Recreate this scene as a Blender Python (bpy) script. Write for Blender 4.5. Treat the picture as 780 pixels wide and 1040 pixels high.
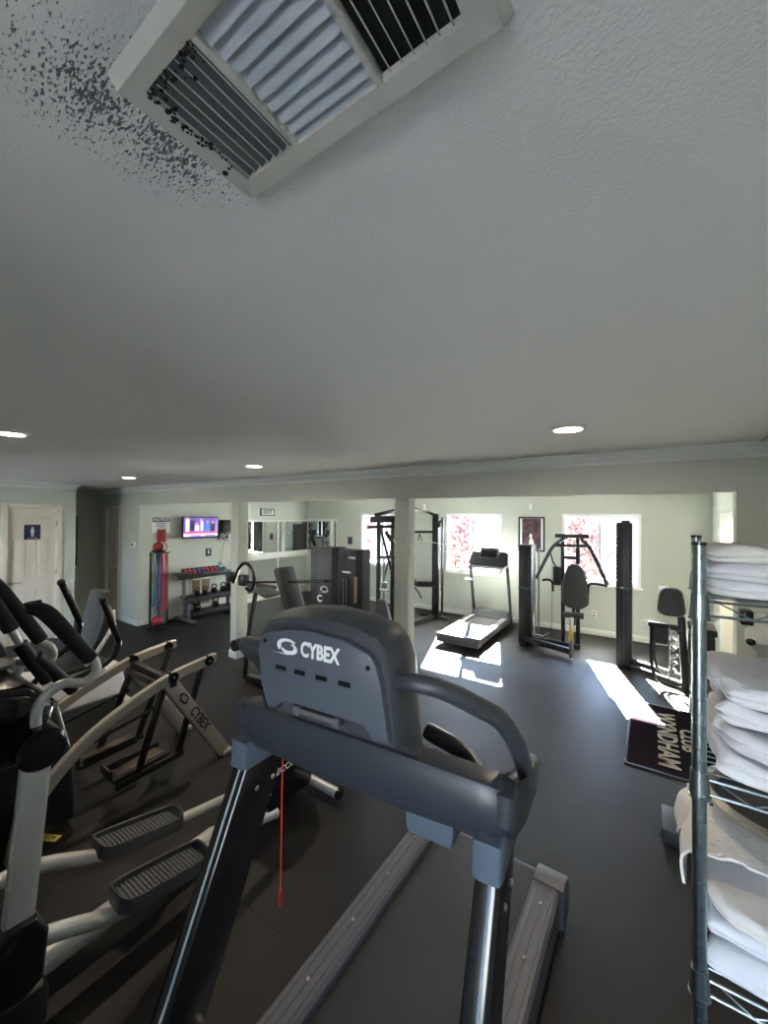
import bpy, bmesh, math, random
from mathutils import Vector, Matrix, noise
PI = math.pi
random.seed(7)
scene = bpy.context.scene
for o in list(bpy.data.objects): bpy.data.objects.remove(o)
C = scene.collection

# ------------------------------------------------------------------ camera
CAM_H = 1.95
cam = bpy.data.objects.new('camera', bpy.data.cameras.new('camera')); C.objects.link(cam)
pitch, roll, yaw = .0122, .0085, .591
def cam_dir(x, y, f):
    c, s = math.cos(roll), math.sin(roll); x, y = c*x - s*y, s*x + c*y
    cp, sp = math.cos(pitch), math.sin(pitch); up = y*cp + f*sp; fw = f*cp - y*sp
    cy, sy = math.cos(yaw), math.sin(yaw)
    return Vector((cy*x - sy*fw, sy*x + cy*fw, up))
R_, U_, F_ = cam_dir(1,0,0), cam_dir(0,1,0), cam_dir(0,0,1)
cam.matrix_world = Matrix(((R_.x,U_.x,-F_.x,0),(R_.y,U_.y,-F_.y,0),(R_.z,U_.z,-F_.z,CAM_H),(0,0,0,1)))
cam.data.sensor_fit = 'HORIZONTAL'; cam.data.sensor_width = 36; cam.data.lens = 402/780*36
cam.data.clip_start = .02; cam.data.clip_end = 200
scene.camera = cam

# ------------------------------------------------------------------ world, sun, exposure
w = bpy.data.worlds.new('sky'); scene.world = w; w.use_nodes = True
nt = w.node_tree; bg = nt.nodes['Background']
tc = nt.nodes.new('ShaderNodeTexCoord'); sx = nt.nodes.new('ShaderNodeSeparateXYZ'); rp = nt.nodes.new('ShaderNodeValToRGB')
nt.links.new(tc.outputs['Generated'], sx.inputs[0]); nt.links.new(sx.outputs['Z'], rp.inputs[0]); nt.links.new(rp.outputs[0], bg.inputs[0])
rp.color_ramp.elements[0].color = (1, .98, .95, 1); rp.color_ramp.elements[0].position = 0
rp.color_ramp.elements[1].color = (.38, .57, 1, 1); rp.color_ramp.elements[1].position = .5
bg.inputs[1].default_value = 6.0
SUN_DIR = Vector((1.0, -3.05, -1.98)).normalized()
sun = bpy.data.objects.new('sun', bpy.data.lights.new('sun', 'SUN')); C.objects.link(sun)
sun.data.energy = 75; sun.data.angle = .0095; sun.data.color = (1, .95, .87)
sun.rotation_euler = SUN_DIR.to_track_quat('-Z', 'Y').to_euler(); sun.location = (-8, 26, 18)
def portal(name, loc, rot, sx_, sy_):
    l = bpy.data.lights.new(name, 'AREA'); l.shape = 'RECTANGLE'; l.size = sx_; l.size_y = sy_
    l.cycles.is_portal = True
    o = bpy.data.objects.new(name, l); C.objects.link(o); o.location = loc; o.rotation_euler = rot
WINS = [(-5.687, -4.507), (-3.501, -2.319), (-1.273, -.113)]     # windows of the sunny wall
BWINS = [(-6.6, -5.7), (-.36, .24)]                        # windows of the wall behind the photographer
WZ = (.845, 2.03)
YF, YB, YW = 3.38, 7.51, -.95
for a, b in WINS: portal('portal', ((a+b)/2, YB+.16, (WZ[0]+WZ[1])/2), (-PI/2, 0, 0), b-a, WZ[1]-WZ[0])
for a, b in BWINS: portal('portal', ((a+b)/2, YW-.16, 1.5), (PI/2, 0, 0), b-a, 1.3)
scene.view_settings.view_transform = 'Standard'; scene.view_settings.look = 'None'
scene.view_settings.gamma = 1; scene.view_settings.use_curve_mapping = False
scene.view_settings.exposure = 2.85

# ------------------------------------------------------------------ materials
def mat(name, col, rough=.5, metal=0., bump=None, spec=.5, emit=None, noise_col=None, coat=0, trans=0):
    m = bpy.data.materials.new(name); m.use_nodes = True; t = m.node_tree; p = t.nodes['Principled BSDF']
    p.inputs['Base Color'].default_value = (*col, 1); p.inputs['Roughness'].default_value = rough
    p.inputs['Metallic'].default_value = metal; p.inputs['Specular IOR Level'].default_value = spec
    p.inputs['Coat Weight'].default_value = coat
    p.inputs['Transmission Weight'].default_value = trans
    if emit: p.inputs['Emission Color'].default_value = (*emit[:3], 1); p.inputs['Emission Strength'].default_value = emit[3]
    tcn = t.nodes.new('ShaderNodeTexCoord')
    if noise_col:                                                   # (second colour, scale, ramp low, ramp high)
        n = t.nodes.new('ShaderNodeTexNoise'); n.inputs['Scale'].default_value = noise_col[1]; n.inputs['Detail'].default_value = 4
        r = t.nodes.new('ShaderNodeValToRGB'); r.color_ramp.elements[0].position = noise_col[2]; r.color_ramp.elements[1].position = noise_col[3]
        r.color_ramp.elements[0].color = (*col, 1); r.color_ramp.elements[1].color = (*noise_col[0], 1)
        t.links.new(tcn.outputs['Object'], n.inputs['Vector']); t.links.new(n.outputs[0], r.inputs[0]); t.links.new(r.outputs[0], p.inputs['Base Color'])
    if bump:                                                        # (scale, strength, distance)
        n = t.nodes.new('ShaderNodeTexNoise'); n.inputs['Scale'].default_value = bump[0]; n.inputs['Detail'].default_value = 3
        b = t.nodes.new('ShaderNodeBump'); b.inputs['Strength'].default_value = bump[1]; b.inputs['Distance'].default_value = bump[2]
        t.links.new(tcn.outputs['Object'], n.inputs['Vector']); t.links.new(n.outputs[0], b.inputs['Height']); t.links.new(b.outputs[0], p.inputs['Normal'])
    return m
M = {}
M['wall'] = mat('sage_wall_paint', (.55, .58, .52), .6, bump=(90, .25, .004), spec=.3)
M['trim'] = mat('white_trim_paint', (.70, .71, .66), .4)
M['crown'] = mat('crown_paint', (.70, .72, .71), .4)
M['door'] = mat('ivory_door_paint', (.74, .69, .60), .4)
M['vinyl'] = mat('white_vinyl', (.82, .84, .86), .35)
M['black'] = mat('black_powder_coat', (.012, .012, .014), .38, bump=(300, .1, .001))
M['gloss'] = mat('gloss_black_plastic', (.008, .008, .009), .18)
M['matte'] = mat('matte_black_foam', (.014, .015, .016), .75, bump=(200, .3, .002), spec=.3)
M['dark'] = mat('charcoal_plastic', (.042, .046, .055), .45, bump=(400, .08, .0008))
M['cover'] = mat('blue_grey_plastic', (.072, .086, .108), .42, bump=(500, .08, .0008))
M['beam'] = mat('console_beam_plastic', (.033, .037, .046), .38, bump=(500, .08, .0008))
M['collar'] = mat('slate_plastic', (.09, .115, .15), .35)
M['silver'] = mat('silver_paint', (.58, .58, .57), .36, metal=.35)
M['champ'] = mat('champagne_paint', (.42, .40, .36), .38, metal=.4)
M['rail'] = mat('ribbed_grey_plastic', (.095, .092, .098), .5)
M['belt'] = mat('treadmill_belt', (.026, .025, .024), .65, bump=(600, .3, .0008), noise_col=((.038, .036, .034), 3, .3, .7), spec=.3)
M['chrome'] = mat('chrome', (.62, .66, .66), .16, metal=1)
M['zinc'] = mat('zinc_plated_wire', (.30, .36, .38), .30, metal=1)
M['steel'] = mat('brushed_steel', (.50, .48, .44), .28, metal=1)
M['pad'] = mat('black_vinyl_pad', (.014, .015, .016), .55, bump=(150, .15, .002))
M['padl'] = mat('grey_vinyl_pad', (.045, .045, .046), .5, bump=(150, .15, .002))
M['towel'] = mat('white_terry', (.70, .71, .75), .95, bump=(420, .5, .002), spec=.1)
M['towelw'] = mat('cream_terry', (.70, .68, .66), .95, bump=(420, .5, .002), spec=.1)
M['white'] = mat('white_print', (.75, .76, .77), .5)
M['red'] = mat('red_rubber', (.30, .018, .024), .5)
M['redcord'] = mat('red_cord', (.75, .03, .02), .5)
M['navy'] = mat('navy_sign', (.012, .022, .07), .35)
M['grey'] = mat('grey_rubber', (.10, .105, .11), .6)
def glass_mat():
    m = mat('window_glass', (1, 1, 1), .0); t = m.node_tree; tr = t.nodes.new('ShaderNodeBsdfTransparent'); tr.inputs[0].default_value = (.93, .96, .95, 1)
    g = t.nodes.new('ShaderNodeBsdfGlossy'); g.inputs['Roughness'].default_value = .02; fr = t.nodes.new('ShaderNodeFresnel'); mx = t.nodes.new('ShaderNodeMixShader')
    L = t.links.new; L(fr.outputs[0], mx.inputs[0]); L(tr.outputs[0], mx.inputs[1]); L(g.outputs[0], mx.inputs[2]); L(mx.outputs[0], t.nodes['Material Output'].inputs[0]); return m
M['glass'] = glass_mat()
M['louver'] = mat('white_louver_paint', (.56, .60, .63), .45)
M['ventframe'] = mat('cream_vent_paint', (.56, .55, .50), .45, noise_col=((.50, .48, .42), 8, .4, .7), bump=(60, .1, .002))
M['duct'] = mat('duct_shade', (.01, .01, .01), .8)
M['wood'] = mat('brown_board', (.30, .22, .14), .6, noise_col=((.22, .15, .09), 14, .4, .6))
M['grass'] = mat('lawn', (.16, .26, .06), .9, noise_col=((.24, .34, .08), 6, .4, .6))
M['concrete'] = mat('pale_concrete', (.55, .52, .47), .8, noise_col=((.48, .45, .40), 3, .4, .6))
M['asphalt'] = mat('grey_asphalt', (.20, .18, .16), .9, noise_col=((.16, .145, .13), 5, .4, .6))
M['tan'] = mat('tan_fence_boards', (.075, .056, .040), .8, noise_col=((.055, .040, .029), 2, .4, .6))
M['bark'] = mat('bark', (.12, .08, .05), .9, bump=(30, .8, .01))
M['mold'] = mat('black_grime', (.012, .01, .008), .9)
M['cloth'] = mat('off_white_cloth', (.72, .70, .67), .9, bump=(90, .6, .006), spec=.1)
M['lamp'] = mat('warm_led_lens', (1, .9, .8), .5, emit=(1, .84, .62, 14))
M['yellow'] = mat('yellow_label', (.65, .5, .08), .5)
for n, c in (('teal', (.01, .14, .16)), ('green', (.015, .10, .05)), ('blue', (.015, .05, .20)), ('pink', (.45, .05, .14)), ('redb', (.38, .015, .025)), ('orange', (.48, .10, .03)), ('purple', (.15, .03, .25))):
    M[n] = mat(n+'_latex', c, .5)
def leaf_mat(name, c, c2):
    m = mat(name, c, .5, noise_col=(c2, 2.5, .35, .65)); t = m.node_tree; p = t.nodes['Principled BSDF']
    tr = t.nodes.new('ShaderNodeBsdfTranslucent'); mx = t.nodes.new('ShaderNodeMixShader'); mx.inputs[0].default_value = .45
    tr.inputs[0].default_value = (*c2, 1); out = t.nodes['Material Output']
    t.links.new(p.outputs[0], mx.inputs[1]); t.links.new(tr.outputs[0], mx.inputs[2]); t.links.new(mx.outputs[0], out.inputs[0]); return m
M['plum'] = leaf_mat('plum_leaves', (.12, .045, .05), (.16, .08, .08))
M['leaf'] = leaf_mat('green_leaves', (.05, .08, .02), (.12, .15, .03))
def mirror_mat():
    m = mat('mirror_silver', (.86, .89, .86), .0, metal=1); return m
M['mirror'] = mirror_mat()
def floor_mat():
    m = mat('black_rubber_floor', (.022, .022, .024), .5, spec=.28); t = m.node_tree; p = t.nodes['Principled BSDF']
    tcn = t.nodes.new('ShaderNodeTexCoord'); L = t.links.new
    mp = t.nodes.new('ShaderNodeMapping'); mp.inputs['Location'].default_value = (.69, -3.63+6, 0); L(tcn.outputs['Object'], mp.inputs[0])
    br = t.nodes.new('ShaderNodeTexBrick'); br.offset = .0; br.inputs['Scale'].default_value = 1; br.inputs['Mortar Size'].default_value = .005
    br.inputs['Mortar Smooth'].default_value = .3; br.inputs['Brick Width'].default_value = 1.22; br.inputs['Row Height'].default_value = 1.83
    br.inputs['Color1'].default_value = (.0105, .0095, .009, 1); br.inputs['Color2'].default_value = (.013, .012, .0112, 1); br.inputs['Mortar'].default_value = (.005, .005, .005, 1)
    L(mp.outputs[0], br.inputs['Vector'])
    v = t.nodes.new('ShaderNodeTexNoise'); v.inputs['Scale'].default_value = 160; v.inputs['Detail'].default_value = 1; L(tcn.outputs['Object'], v.inputs['Vector'])
    r = t.nodes.new('ShaderNodeValToRGB'); r.color_ramp.elements[0].position = .66; r.color_ramp.elements[1].position = .72
    r.color_ramp.elements[0].color = (0,0,0,1); r.color_ramp.elements[1].color = (.03,.03,.03,1); L(v.outputs[0], r.inputs[0])
    n2 = t.nodes.new('ShaderNodeTexNoise'); n2.inputs['Scale'].default_value = 1.6; n2.inputs['Detail'].default_value = 5; L(tcn.outputs['Object'], n2.inputs['Vector'])
    r2 = t.nodes.new('ShaderNodeValToRGB'); r2.color_ramp.elements[0].color = (0,0,0,1); r2.color_ramp.elements[1].color = (.009,.0085,.0085,1); r2.color_ramp.elements[0].position = .4; r2.color_ramp.elements[1].position = .75; L(n2.outputs[0], r2.inputs[0])
    def add(a, b):
        x = t.nodes.new('ShaderNodeMix'); x.data_type = 'RGBA'; x.blend_type = 'ADD'; x.inputs[0].default_value = 1; L(a, x.inputs[6]); L(b, x.inputs[7]); return x.outputs[2]
    L(add(add(br.outputs[0], r.outputs[0]), r2.outputs[0]), p.inputs['Base Color'])
    rr = t.nodes.new('ShaderNodeMapRange'); rr.inputs['To Min'].default_value = .40; rr.inputs['To Max'].default_value = .58; L(n2.outputs[0], rr.inputs[0]); L(rr.outputs[0], p.inputs['Roughness'])
    b = t.nodes.new('ShaderNodeBump'); b.inputs['Strength'].default_value = .35; b.inputs['Distance'].default_value = .002; L(v.outputs[0], b.inputs['Height'])
    b2 = t.nodes.new('ShaderNodeBump'); b2.inputs['Strength'].default_value = .6; b2.inputs['Distance'].default_value = .004; b2.invert = True; L(br.outputs['Fac'], b2.inputs['Height']); L(b.outputs[0], b2.inputs['Normal']); L(b2.outputs[0], p.inputs['Normal'])
    return m
M['floor'] = floor_mat()
def ceiling_mat():
    m = mat('textured_ceiling_paint', (.78, .77, .75), .7, spec=.3); t = m.node_tree; p = t.nodes['Principled BSDF']; L = t.links.new
    tcn = t.nodes.new('ShaderNodeTexCoord')
    n = t.nodes.new('ShaderNodeTexNoise'); n.inputs['Scale'].default_value = 150; n.inputs['Detail'].default_value = 2; n.inputs['Distortion'].default_value = .2; L(tcn.outputs['Object'], n.inputs['Vector'])
    r = t.nodes.new('ShaderNodeValToRGB'); r.color_ramp.elements[0].position = .42; r.color_ramp.elements[1].position = .62; L(n.outputs[0], r.inputs[0])
    b = t.nodes.new('ShaderNodeBump'); b.inputs['Strength'].default_value = .35; b.inputs['Distance'].default_value = .0017; L(r.outputs[0], b.inputs['Height']); L(b.outputs[0], p.inputs['Normal'])
    # black grime streaks around the vent's left corner
    def dist(cx, cy, rad):
        s = t.nodes.new('ShaderNodeVectorMath'); s.operation = 'DISTANCE'; s.inputs[1].default_value = (cx, cy, 2.44); L(tcn.outputs['Object'], s.inputs[0])
        mr = t.nodes.new('ShaderNodeMapRange'); mr.inputs['From Min'].default_value = rad; mr.inputs['From Max'].default_value = 0; L(s.outputs['Value'], mr.inputs[0]); return mr.outputs[0]
    mx = t.nodes.new('ShaderNodeMath'); mx.operation = 'MAXIMUM'; L(dist(-.53, .27, .13), mx.inputs[0]); L(dist(-.54, .19, .12), mx.inputs[1])
    mp = t.nodes.new('ShaderNodeMapping'); mp.inputs['Scale'].default_value = (150, 360, 60); mp.inputs['Rotation'].default_value = (0, 0, .5); L(tcn.outputs['Object'], mp.inputs[0])
    n3 = t.nodes.new('ShaderNodeTexNoise'); n3.inputs['Scale'].default_value = 1; n3.inputs['Detail'].default_value = 3; L(mp.outputs[0], n3.inputs['Vector'])
    ad = t.nodes.new('ShaderNodeMath'); ad.operation = 'MULTIPLY_ADD'; ad.inputs[1].default_value = .26; L(mx.outputs[0], ad.inputs[0]); L(n3.outputs[0], ad.inputs[2])
    r3 = t.nodes.new('ShaderNodeValToRGB'); r3.color_ramp.elements[0].position = .67; r3.color_ramp.elements[1].position = .77; L(ad.outputs[0], r3.inputs[0])
    mm = t.nodes.new('ShaderNodeMath'); mm.operation = 'MULTIPLY'; L(r3.outputs[0], mm.inputs[0])
    gt = t.nodes.new('ShaderNodeMath'); gt.operation = 'GREATER_THAN'; gt.inputs[1].default_value = .02; L(mx.outputs[0], gt.inputs[0]); L(gt.outputs[0], mm.inputs[1])
    mc = t.nodes.new('ShaderNodeMix'); mc.data_type = 'RGBA'; mc.inputs[6].default_value = (.78, .77, .75, 1); mc.inputs[7].default_value = (.13, .13, .14, 1); L(mm.outputs[0], mc.inputs[0]); L(mc.outputs[2], p.inputs['Base Color'])
    return m
M['ceiling'] = ceiling_mat()

# ------------------------------------------------------------------ mesh helpers
def nvec(p): # steady three-component noise
    return Vector((noise.noise(p), noise.noise(p+Vector((13.7, 5.1, 9.3))), noise.noise(p+Vector((4.2, 27.9, 1.6)))))
class MB:
    def __init__(s): s.bm = bmesh.new(); s.mi = 0
    def _new(s, n0, mi=None):
        s.bm.faces.ensure_lookup_table()
        for f in s.bm.faces[n0:]: f.material_index = s.mi
    def box(s, c, d, bev=0, rot=None, seg=2):
        n0 = len(s.bm.faces); r = bmesh.ops.create_cube(s.bm, size=1); vs = r['verts']
        for v in vs: v.co = Vector((v.co.x*d[0], v.co.y*d[1], v.co.z*d[2]))
        if bev > 0:
            es = list({e for v in vs for e in v.link_edges})
            rr = bmesh.ops.bevel(s.bm, geom=es, offset=min(bev, min(d)*.49), segments=seg, affect='EDGES', profile=.5)
            vs = list({v for v in rr['verts']} | {v for v in vs if v.is_valid})
        Mx = Matrix.Translation(Vector(c)) @ (rot.to_4x4() if rot else Matrix.Identity(4))
        for v in vs: v.co = Mx @ v.co
        s._new(n0); return s
    def span(s, a, b, bev=0): # box by two corners
        a, b = Vector(a), Vector(b); return s.box((a+b)/2, [abs(x) for x in (b-a)], bev)
    def beam(s, p0, p1, wd, ht, bev=.004, side=None, ext=0):  # rectangular bar, ht across, wd along 'side' direction
        p0, p1 = Vector(p0), Vector(p1); z = (p1-p0); L = z.length; z.normalize()
        x = Vector(side) if side else Vector((1,0,0))
        x = (x - z*x.dot(z))
        if x.length < 1e-4: x = Vector((0,1,0)) - z*z.y
        x.normalize(); y = z.cross(x)
        return s.box((p0+p1)/2, (wd, ht, L+ext), bev, Matrix((x, y, z)).transposed())
    def tube(s, pts, r, seg=12, caps=True, smooth=0, rad=None, flat=None):
        pts = [Vector(p) for p in pts]
        if smooth: pts, rad = catmull(pts, smooth, rad)
        n0 = len(s.bm.faces); rings = []; prev = None
        for i, p in enumerate(pts):
            t = (pts[min(i+1, len(pts)-1)] - pts[max(i-1, 0)]).normalized()
            if prev is None:
                a = Vector((0,0,1)) if abs(t.z) < .9 else Vector((1,0,0)); u = t.cross(a).normalized()
            else: u = (prev - t*prev.dot(t)).normalized()
            prev = u; v = t.cross(u); rr = rad[i] if rad else r
            fl = flat if flat else 1
            rings.append([s.bm.verts.new(p + (u*math.cos(2*PI*k/seg) + v*math.sin(2*PI*k/seg)*fl)*rr) for k in range(seg)])
        for a, b in zip(rings, rings[1:]):
            for k in range(seg): s.bm.faces.new((a[k], a[(k+1)%seg], b[(k+1)%seg], b[k]))
        if caps: s.bm.faces.new(rings[0][::-1]); s.bm.faces.new(rings[-1])
        s._new(n0); return s
    def cyl(s, p0, p1, r, r2=None, seg=20, caps=True): return s.tube([p0, p1], r, seg, caps, rad=[r, r if r2 is None else r2])
    def ell(s, c, d, rot=None, u=20, v=12):
        n0 = len(s.bm.faces); r = bmesh.ops.create_uvsphere(s.bm, u_segments=u, v_segments=v, radius=.5)
        Mx = Matrix.Translation(Vector(c)) @ (rot.to_4x4() if rot else Matrix.Identity(4)) @ Matrix.Diagonal((*d, 1))
        for q in r['verts']: q.co = Mx @ q.co
        s._new(n0); return s
    def prism(s, poly, ax, a, b, bev=0, seg=2, inset=0):
        # poly in the other two axes (kept in order xyz without ax), extruded along ax from a to b
        def P(q, v): q = list(q); q.insert(ax, v); return Vector(q)
        n0 = len(s.bm.faces)
        A = [s.bm.verts.new(P(q, a)) for q in poly]; B = [s.bm.verts.new(P(q, b)) for q in poly]
        fs = [s.bm.faces.new(A[::-1]), s.bm.faces.new(B)]
        for i in range(len(A)): fs.append(s.bm.faces.new((A[i], A[(i+1)%len(A)], B[(i+1)%len(A)], B[i])))
        if bev:
            es = list({e for f in fs[:2] for e in f.edges})
            bmesh.ops.bevel(s.bm, geom=es, offset=bev, segments=seg, affect='EDGES', profile=.5)
        s._new(n0); return s
    def lathe(s, prof, c, seg=32, axis=2):
        n0 = len(s.bm.faces); rings = []
        for r, h in prof:
            ring = []
            for k in range(seg):
                q = [r*math.cos(2*PI*k/seg), r*math.sin(2*PI*k/seg)]; q.insert(axis, h); ring.append(s.bm.verts.new(Vector(q)+Vector(c)))
            rings.append(ring)
        for a, b in zip(rings, rings[1:]):
            for k in range(seg): s.bm.faces.new((a[k], a[(k+1)%seg], b[(k+1)%seg], b[k]))
        s._new(n0); return s
    def build(s, name, m, parent=None, smooth=True, world=True):
        bmesh.ops.recalc_face_normals(s.bm, faces=s.bm.faces[:])
        me = bpy.data.meshes.new(name)
        if parent and world:
            inv = parent_world(parent).inverted()
            for v in s.bm.verts: v.co = inv @ v.co
        s.bm.to_mesh(me); s.bm.free()
        for x in (m if isinstance(m, (list, tuple)) else [m]): me.materials.append(x)
        if smooth:
            for p in me.polygons: p.use_smooth = True
            try: me.set_sharp_from_angle(angle=math.radians(35))
            except Exception: pass
        o = bpy.data.objects.new(name, me); C.objects.link(o); o.parent = parent
        return o
def parent_world(o):
    m = Matrix.Identity(4)
    while o: m = Matrix.LocRotScale(o.location, o.rotation_euler, o.scale) @ m; o = o.parent
    return m
def catmull(P, n, rad=None):
    out = []; ro = [] if rad else None; Q = [P[0]*2-P[1]] + P + [P[-1]*2-P[-2]]
    for i in range(1, len(Q)-2):
        for k in range(n):
            t = k/n; a, b, c, d = Q[i-1:i+3]
            out.append(.5*((2*b) + (c-a)*t + (2*a-5*b+4*c-d)*t*t + (3*b-a-3*c+d)*t**3))
            if rad: ro.append(rad[i-1]*(1-t) + rad[i]*t)
    out.append(P[-1]);
    if rad: ro.append(rad[-1])
    return out, ro
def tag(o, label=None, cat=None, group=None, kind=None):
    if label: o['label'] = label
    if cat: o['category'] = cat
    if group: o['group'] = group
    if kind: o['kind'] = kind
    return o
def thing(name, label, cat, base, rz=0, group=None):
    o = bpy.data.objects.new(name, None); C.objects.link(o); o.empty_display_size = .1
    o.location = base; o.rotation_euler = (0, 0, rz); return tag(o, label, cat, group)
def struct(o, **k): return tag(o, kind='structure', **k)
def copy_tree(o, parent=None):
    c = o.copy(); C.objects.link(c); c.parent = parent
    for ch in [x for x in bpy.data.objects if x.parent == o]: copy_tree(ch, c)
    return c
def text(name, s_, size, m, parent, origin, xdir, ydir, depth=.001, bold=0, shear=0, sx=1, align='CENTER', world=True):
    cu = bpy.data.curves.new(name, 'FONT'); cu.body = s_; cu.size = size; cu.extrude = depth; cu.offset = bold; cu.shear = shear
    cu.align_x = align; cu.align_y = 'CENTER'; cu.resolution_u = 3
    ob = bpy.data.objects.new('tmp', cu); C.objects.link(ob); bpy.context.view_layer.update()
    me = bpy.data.meshes.new_from_object(ob.evaluated_get(bpy.context.evaluated_depsgraph_get())); bpy.data.objects.remove(ob)
    x = Vector(xdir).normalized(); y = Vector(ydir).normalized(); z = x.cross(y)
    T = Matrix.Translation(Vector(origin)) @ Matrix((x, y, z)).transposed().to_4x4() @ Matrix.Diagonal((sx, 1, 1, 1))
    if parent and world: T = parent_world(parent).inverted() @ T
    me.transform(T); me.materials.clear(); me.materials.append(m); me.name = name
    o = bpy.data.objects.new(name, me); C.objects.link(o); o.parent = parent; return o
def swoosh(mb, origin, xdir, ydir, s, d=.001):
    """two-bladed crescent emblem, about s wide"""
    x = Vector(xdir).normalized(); y = Vector(ydir).normalized(); z = x.cross(y); o = Vector(origin)
    def blade(pts):
        n0 = len(mb.bm.faces)
        A = [mb.bm.verts.new(o + x*px*s + y*py*s + z*d) for px, py in pts]; B = [mb.bm.verts.new(o + x*px*s + y*py*s - z*d) for px, py in pts]
        n = len(A)//2
        for i in range(n-1):
            j = len(A)-1-i
            for V in (A, B): mb.bm.faces.new((V[i], V[i+1], V[j-1], V[j]))
        for i in range(len(A)): mb.bm.faces.new((A[i], A[(i+1)%len(A)], B[(i+1)%len(A)], B[i]))
    N = 12
    def arc(cx, cy, rx, ry, a0, a1): return [(cx+rx*math.cos(math.radians(a0+(a1-a0)*i/N)), cy+ry*math.sin(math.radians(a0+(a1-a0)*i/N))) for i in range(N+1)]
    blade(arc(0, .02, .46, .27, 40, 215) + arc(.05, .03, .34, .17, 40, 200)[::-1])
    blade(arc(.06, -.04, .36, .20, -165, 62) + arc(.02, .0, .25, .12, -165, 62)[::-1])
    blade([(-.72+.062*i, -.26-.0*i) for i in range(N+1)] + [(-.72+.062*i, -.262+.0045*i) for i in range(N+1)][::-1])
    return mb

# ------------------------------------------------------------------ the room
XL, XR, ZC = -7.76, .65, 2.44            # door wall, right wall, ceiling
XT, XR2 = -7.44, .77                     # television wall, right wall of the bright room
TH = .14; WT = 0.14
HH = 2.135                               # underside of the header
b = MB(); b.span((-9.3, YW-.3, -.12), (1.9, YB+.3, 0)); struct(b.build('floor', M['floor'], smooth=False))
b = MB(); b.span((-9.3, YW-.3, ZC), (1.9, YB+.3, ZC+.12)); struct(b.build('ceiling', M['ceiling'], smooth=False))
def wall_with_holes(name, y0, y1, x0, x1, holes, m):
    b = MB(); xs = [x0]
    for a, c, z0, z1 in holes:
        b.span((xs[-1], y0, 0), (a, y1, ZC)); b.span((a, y0, 0), (c, y1, z0)); b.span((a, y0, z1), (c, y1, ZC)); xs.append(c)
    b.span((xs[-1], y0, 0), (x1, y1, ZC)); return struct(b.build(name, m, smooth=False))
wall_with_holes('wall_back', YB, YB+WT, XT-.16, XR2+.14, [(a+.03, c-.03, WZ[0]+.02, WZ[1]-.03) for a, c in WINS], M['wall'])
wall_with_holes('wall_front', YW-WT, YW, XL-1.0, XR+.14, [(a, c, .85, 2.15) for a, c in BWINS], M['wall'])
b = MB(); b.span((XL-.14, YW, 0), (XL, 1.73, ZC)); b.span((XL-.14, 2.315, 0), (XL, 2.56, ZC)); b.span((XL-.14, 1.73, 2.037), (XL, 2.315, ZC)); struct(b.build('wall_left', M['wall'], smooth=False))
b = MB(); b.span((-8.64, 2.42, 0), (XL-.14, 2.56, ZC)); b.span((-9.24, 2.42, 0), (-8.6, 2.56, ZC)); struct(b.build('wall_hall_side', M['wall'], smooth=False))
b = MB(); b.span((-9.24, 2.56, 0), (-9.1, YF+.14, ZC)); struct(b.build('wall_hall_end', M['wall'], smooth=False))
b = MB(); b.span((XR, YW, 0), (XR+.14, YF, ZC)); struct(b.build('wall_right', M['wall'], smooth=False))
b = MB(); b.span((XT-.14, YF+TH, 0), (XT, YB, ZC)); struct(b.build('wall_television', M['wall'], smooth=False))
# right wall of the bright room with its doorway (y 5.66..6.73)
b = MB(); b.span((XR2, YF+TH, 0), (XR2+.14, 5.72, ZC)); b.span((XR2, 6.62, 0), (XR2+.14, YB, ZC)); b.span((XR2, 5.72, 1.99), (XR2+.14, 6.62, ZC)); struct(b.build('wall_bright_room', M['wall'], smooth=False))
b = MB(); b.span((XR2+.9, 5.4, -.1), (XR2+1.0, 7.3, ZC+.1)); b.span((XR2+.14, 7.2, 0), (XR2+.9, 7.3, ZC)); b.span((XR2+.14, 5.4, 0), (XR2+.9, 5.5, ZC)); struct(b.build('wall_beyond', M['wall'], smooth=False))
# header wall with two posts
b = MB()
b.span((-9.1, YF, 0), (-8.73, YF+TH, ZC)); b.span((-8.73, YF, 2.05), (-8.25, YF+TH, ZC)); b.span((-8.25, YF, 0), (XT, YF+TH, ZC))
b.span((XT, YF, HH), (XR, YF+TH, ZC), 0); b.span((.465, YF, 0), (XR2+.14, YF+TH, HH)); b.span((XR, YF, HH), (XR2+.14, YF+TH, ZC))
struct(b.build('wall_header', M['wall'], smooth=False))
for i, (x0, x1) in enumerate(((-4.81, -4.664), (-2.14, -1.975))):
    b = MB(); b.span((x0, YF, 0), (x1, YF+.17 if i == 0 else YF+.13, HH), .006)
    struct(b.build('trim_%d' % (10+i), M['wall'], smooth=False))
    b = MB(); d = .014; b.span((x0-d, YF-d, 0), (x1+d, YF+(.17 if i == 0 else .13)+d, .10), .005); struct(b.build('baseboard_post_%s' % ('left' if i == 0 else 'middle'), M['trim']))
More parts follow.
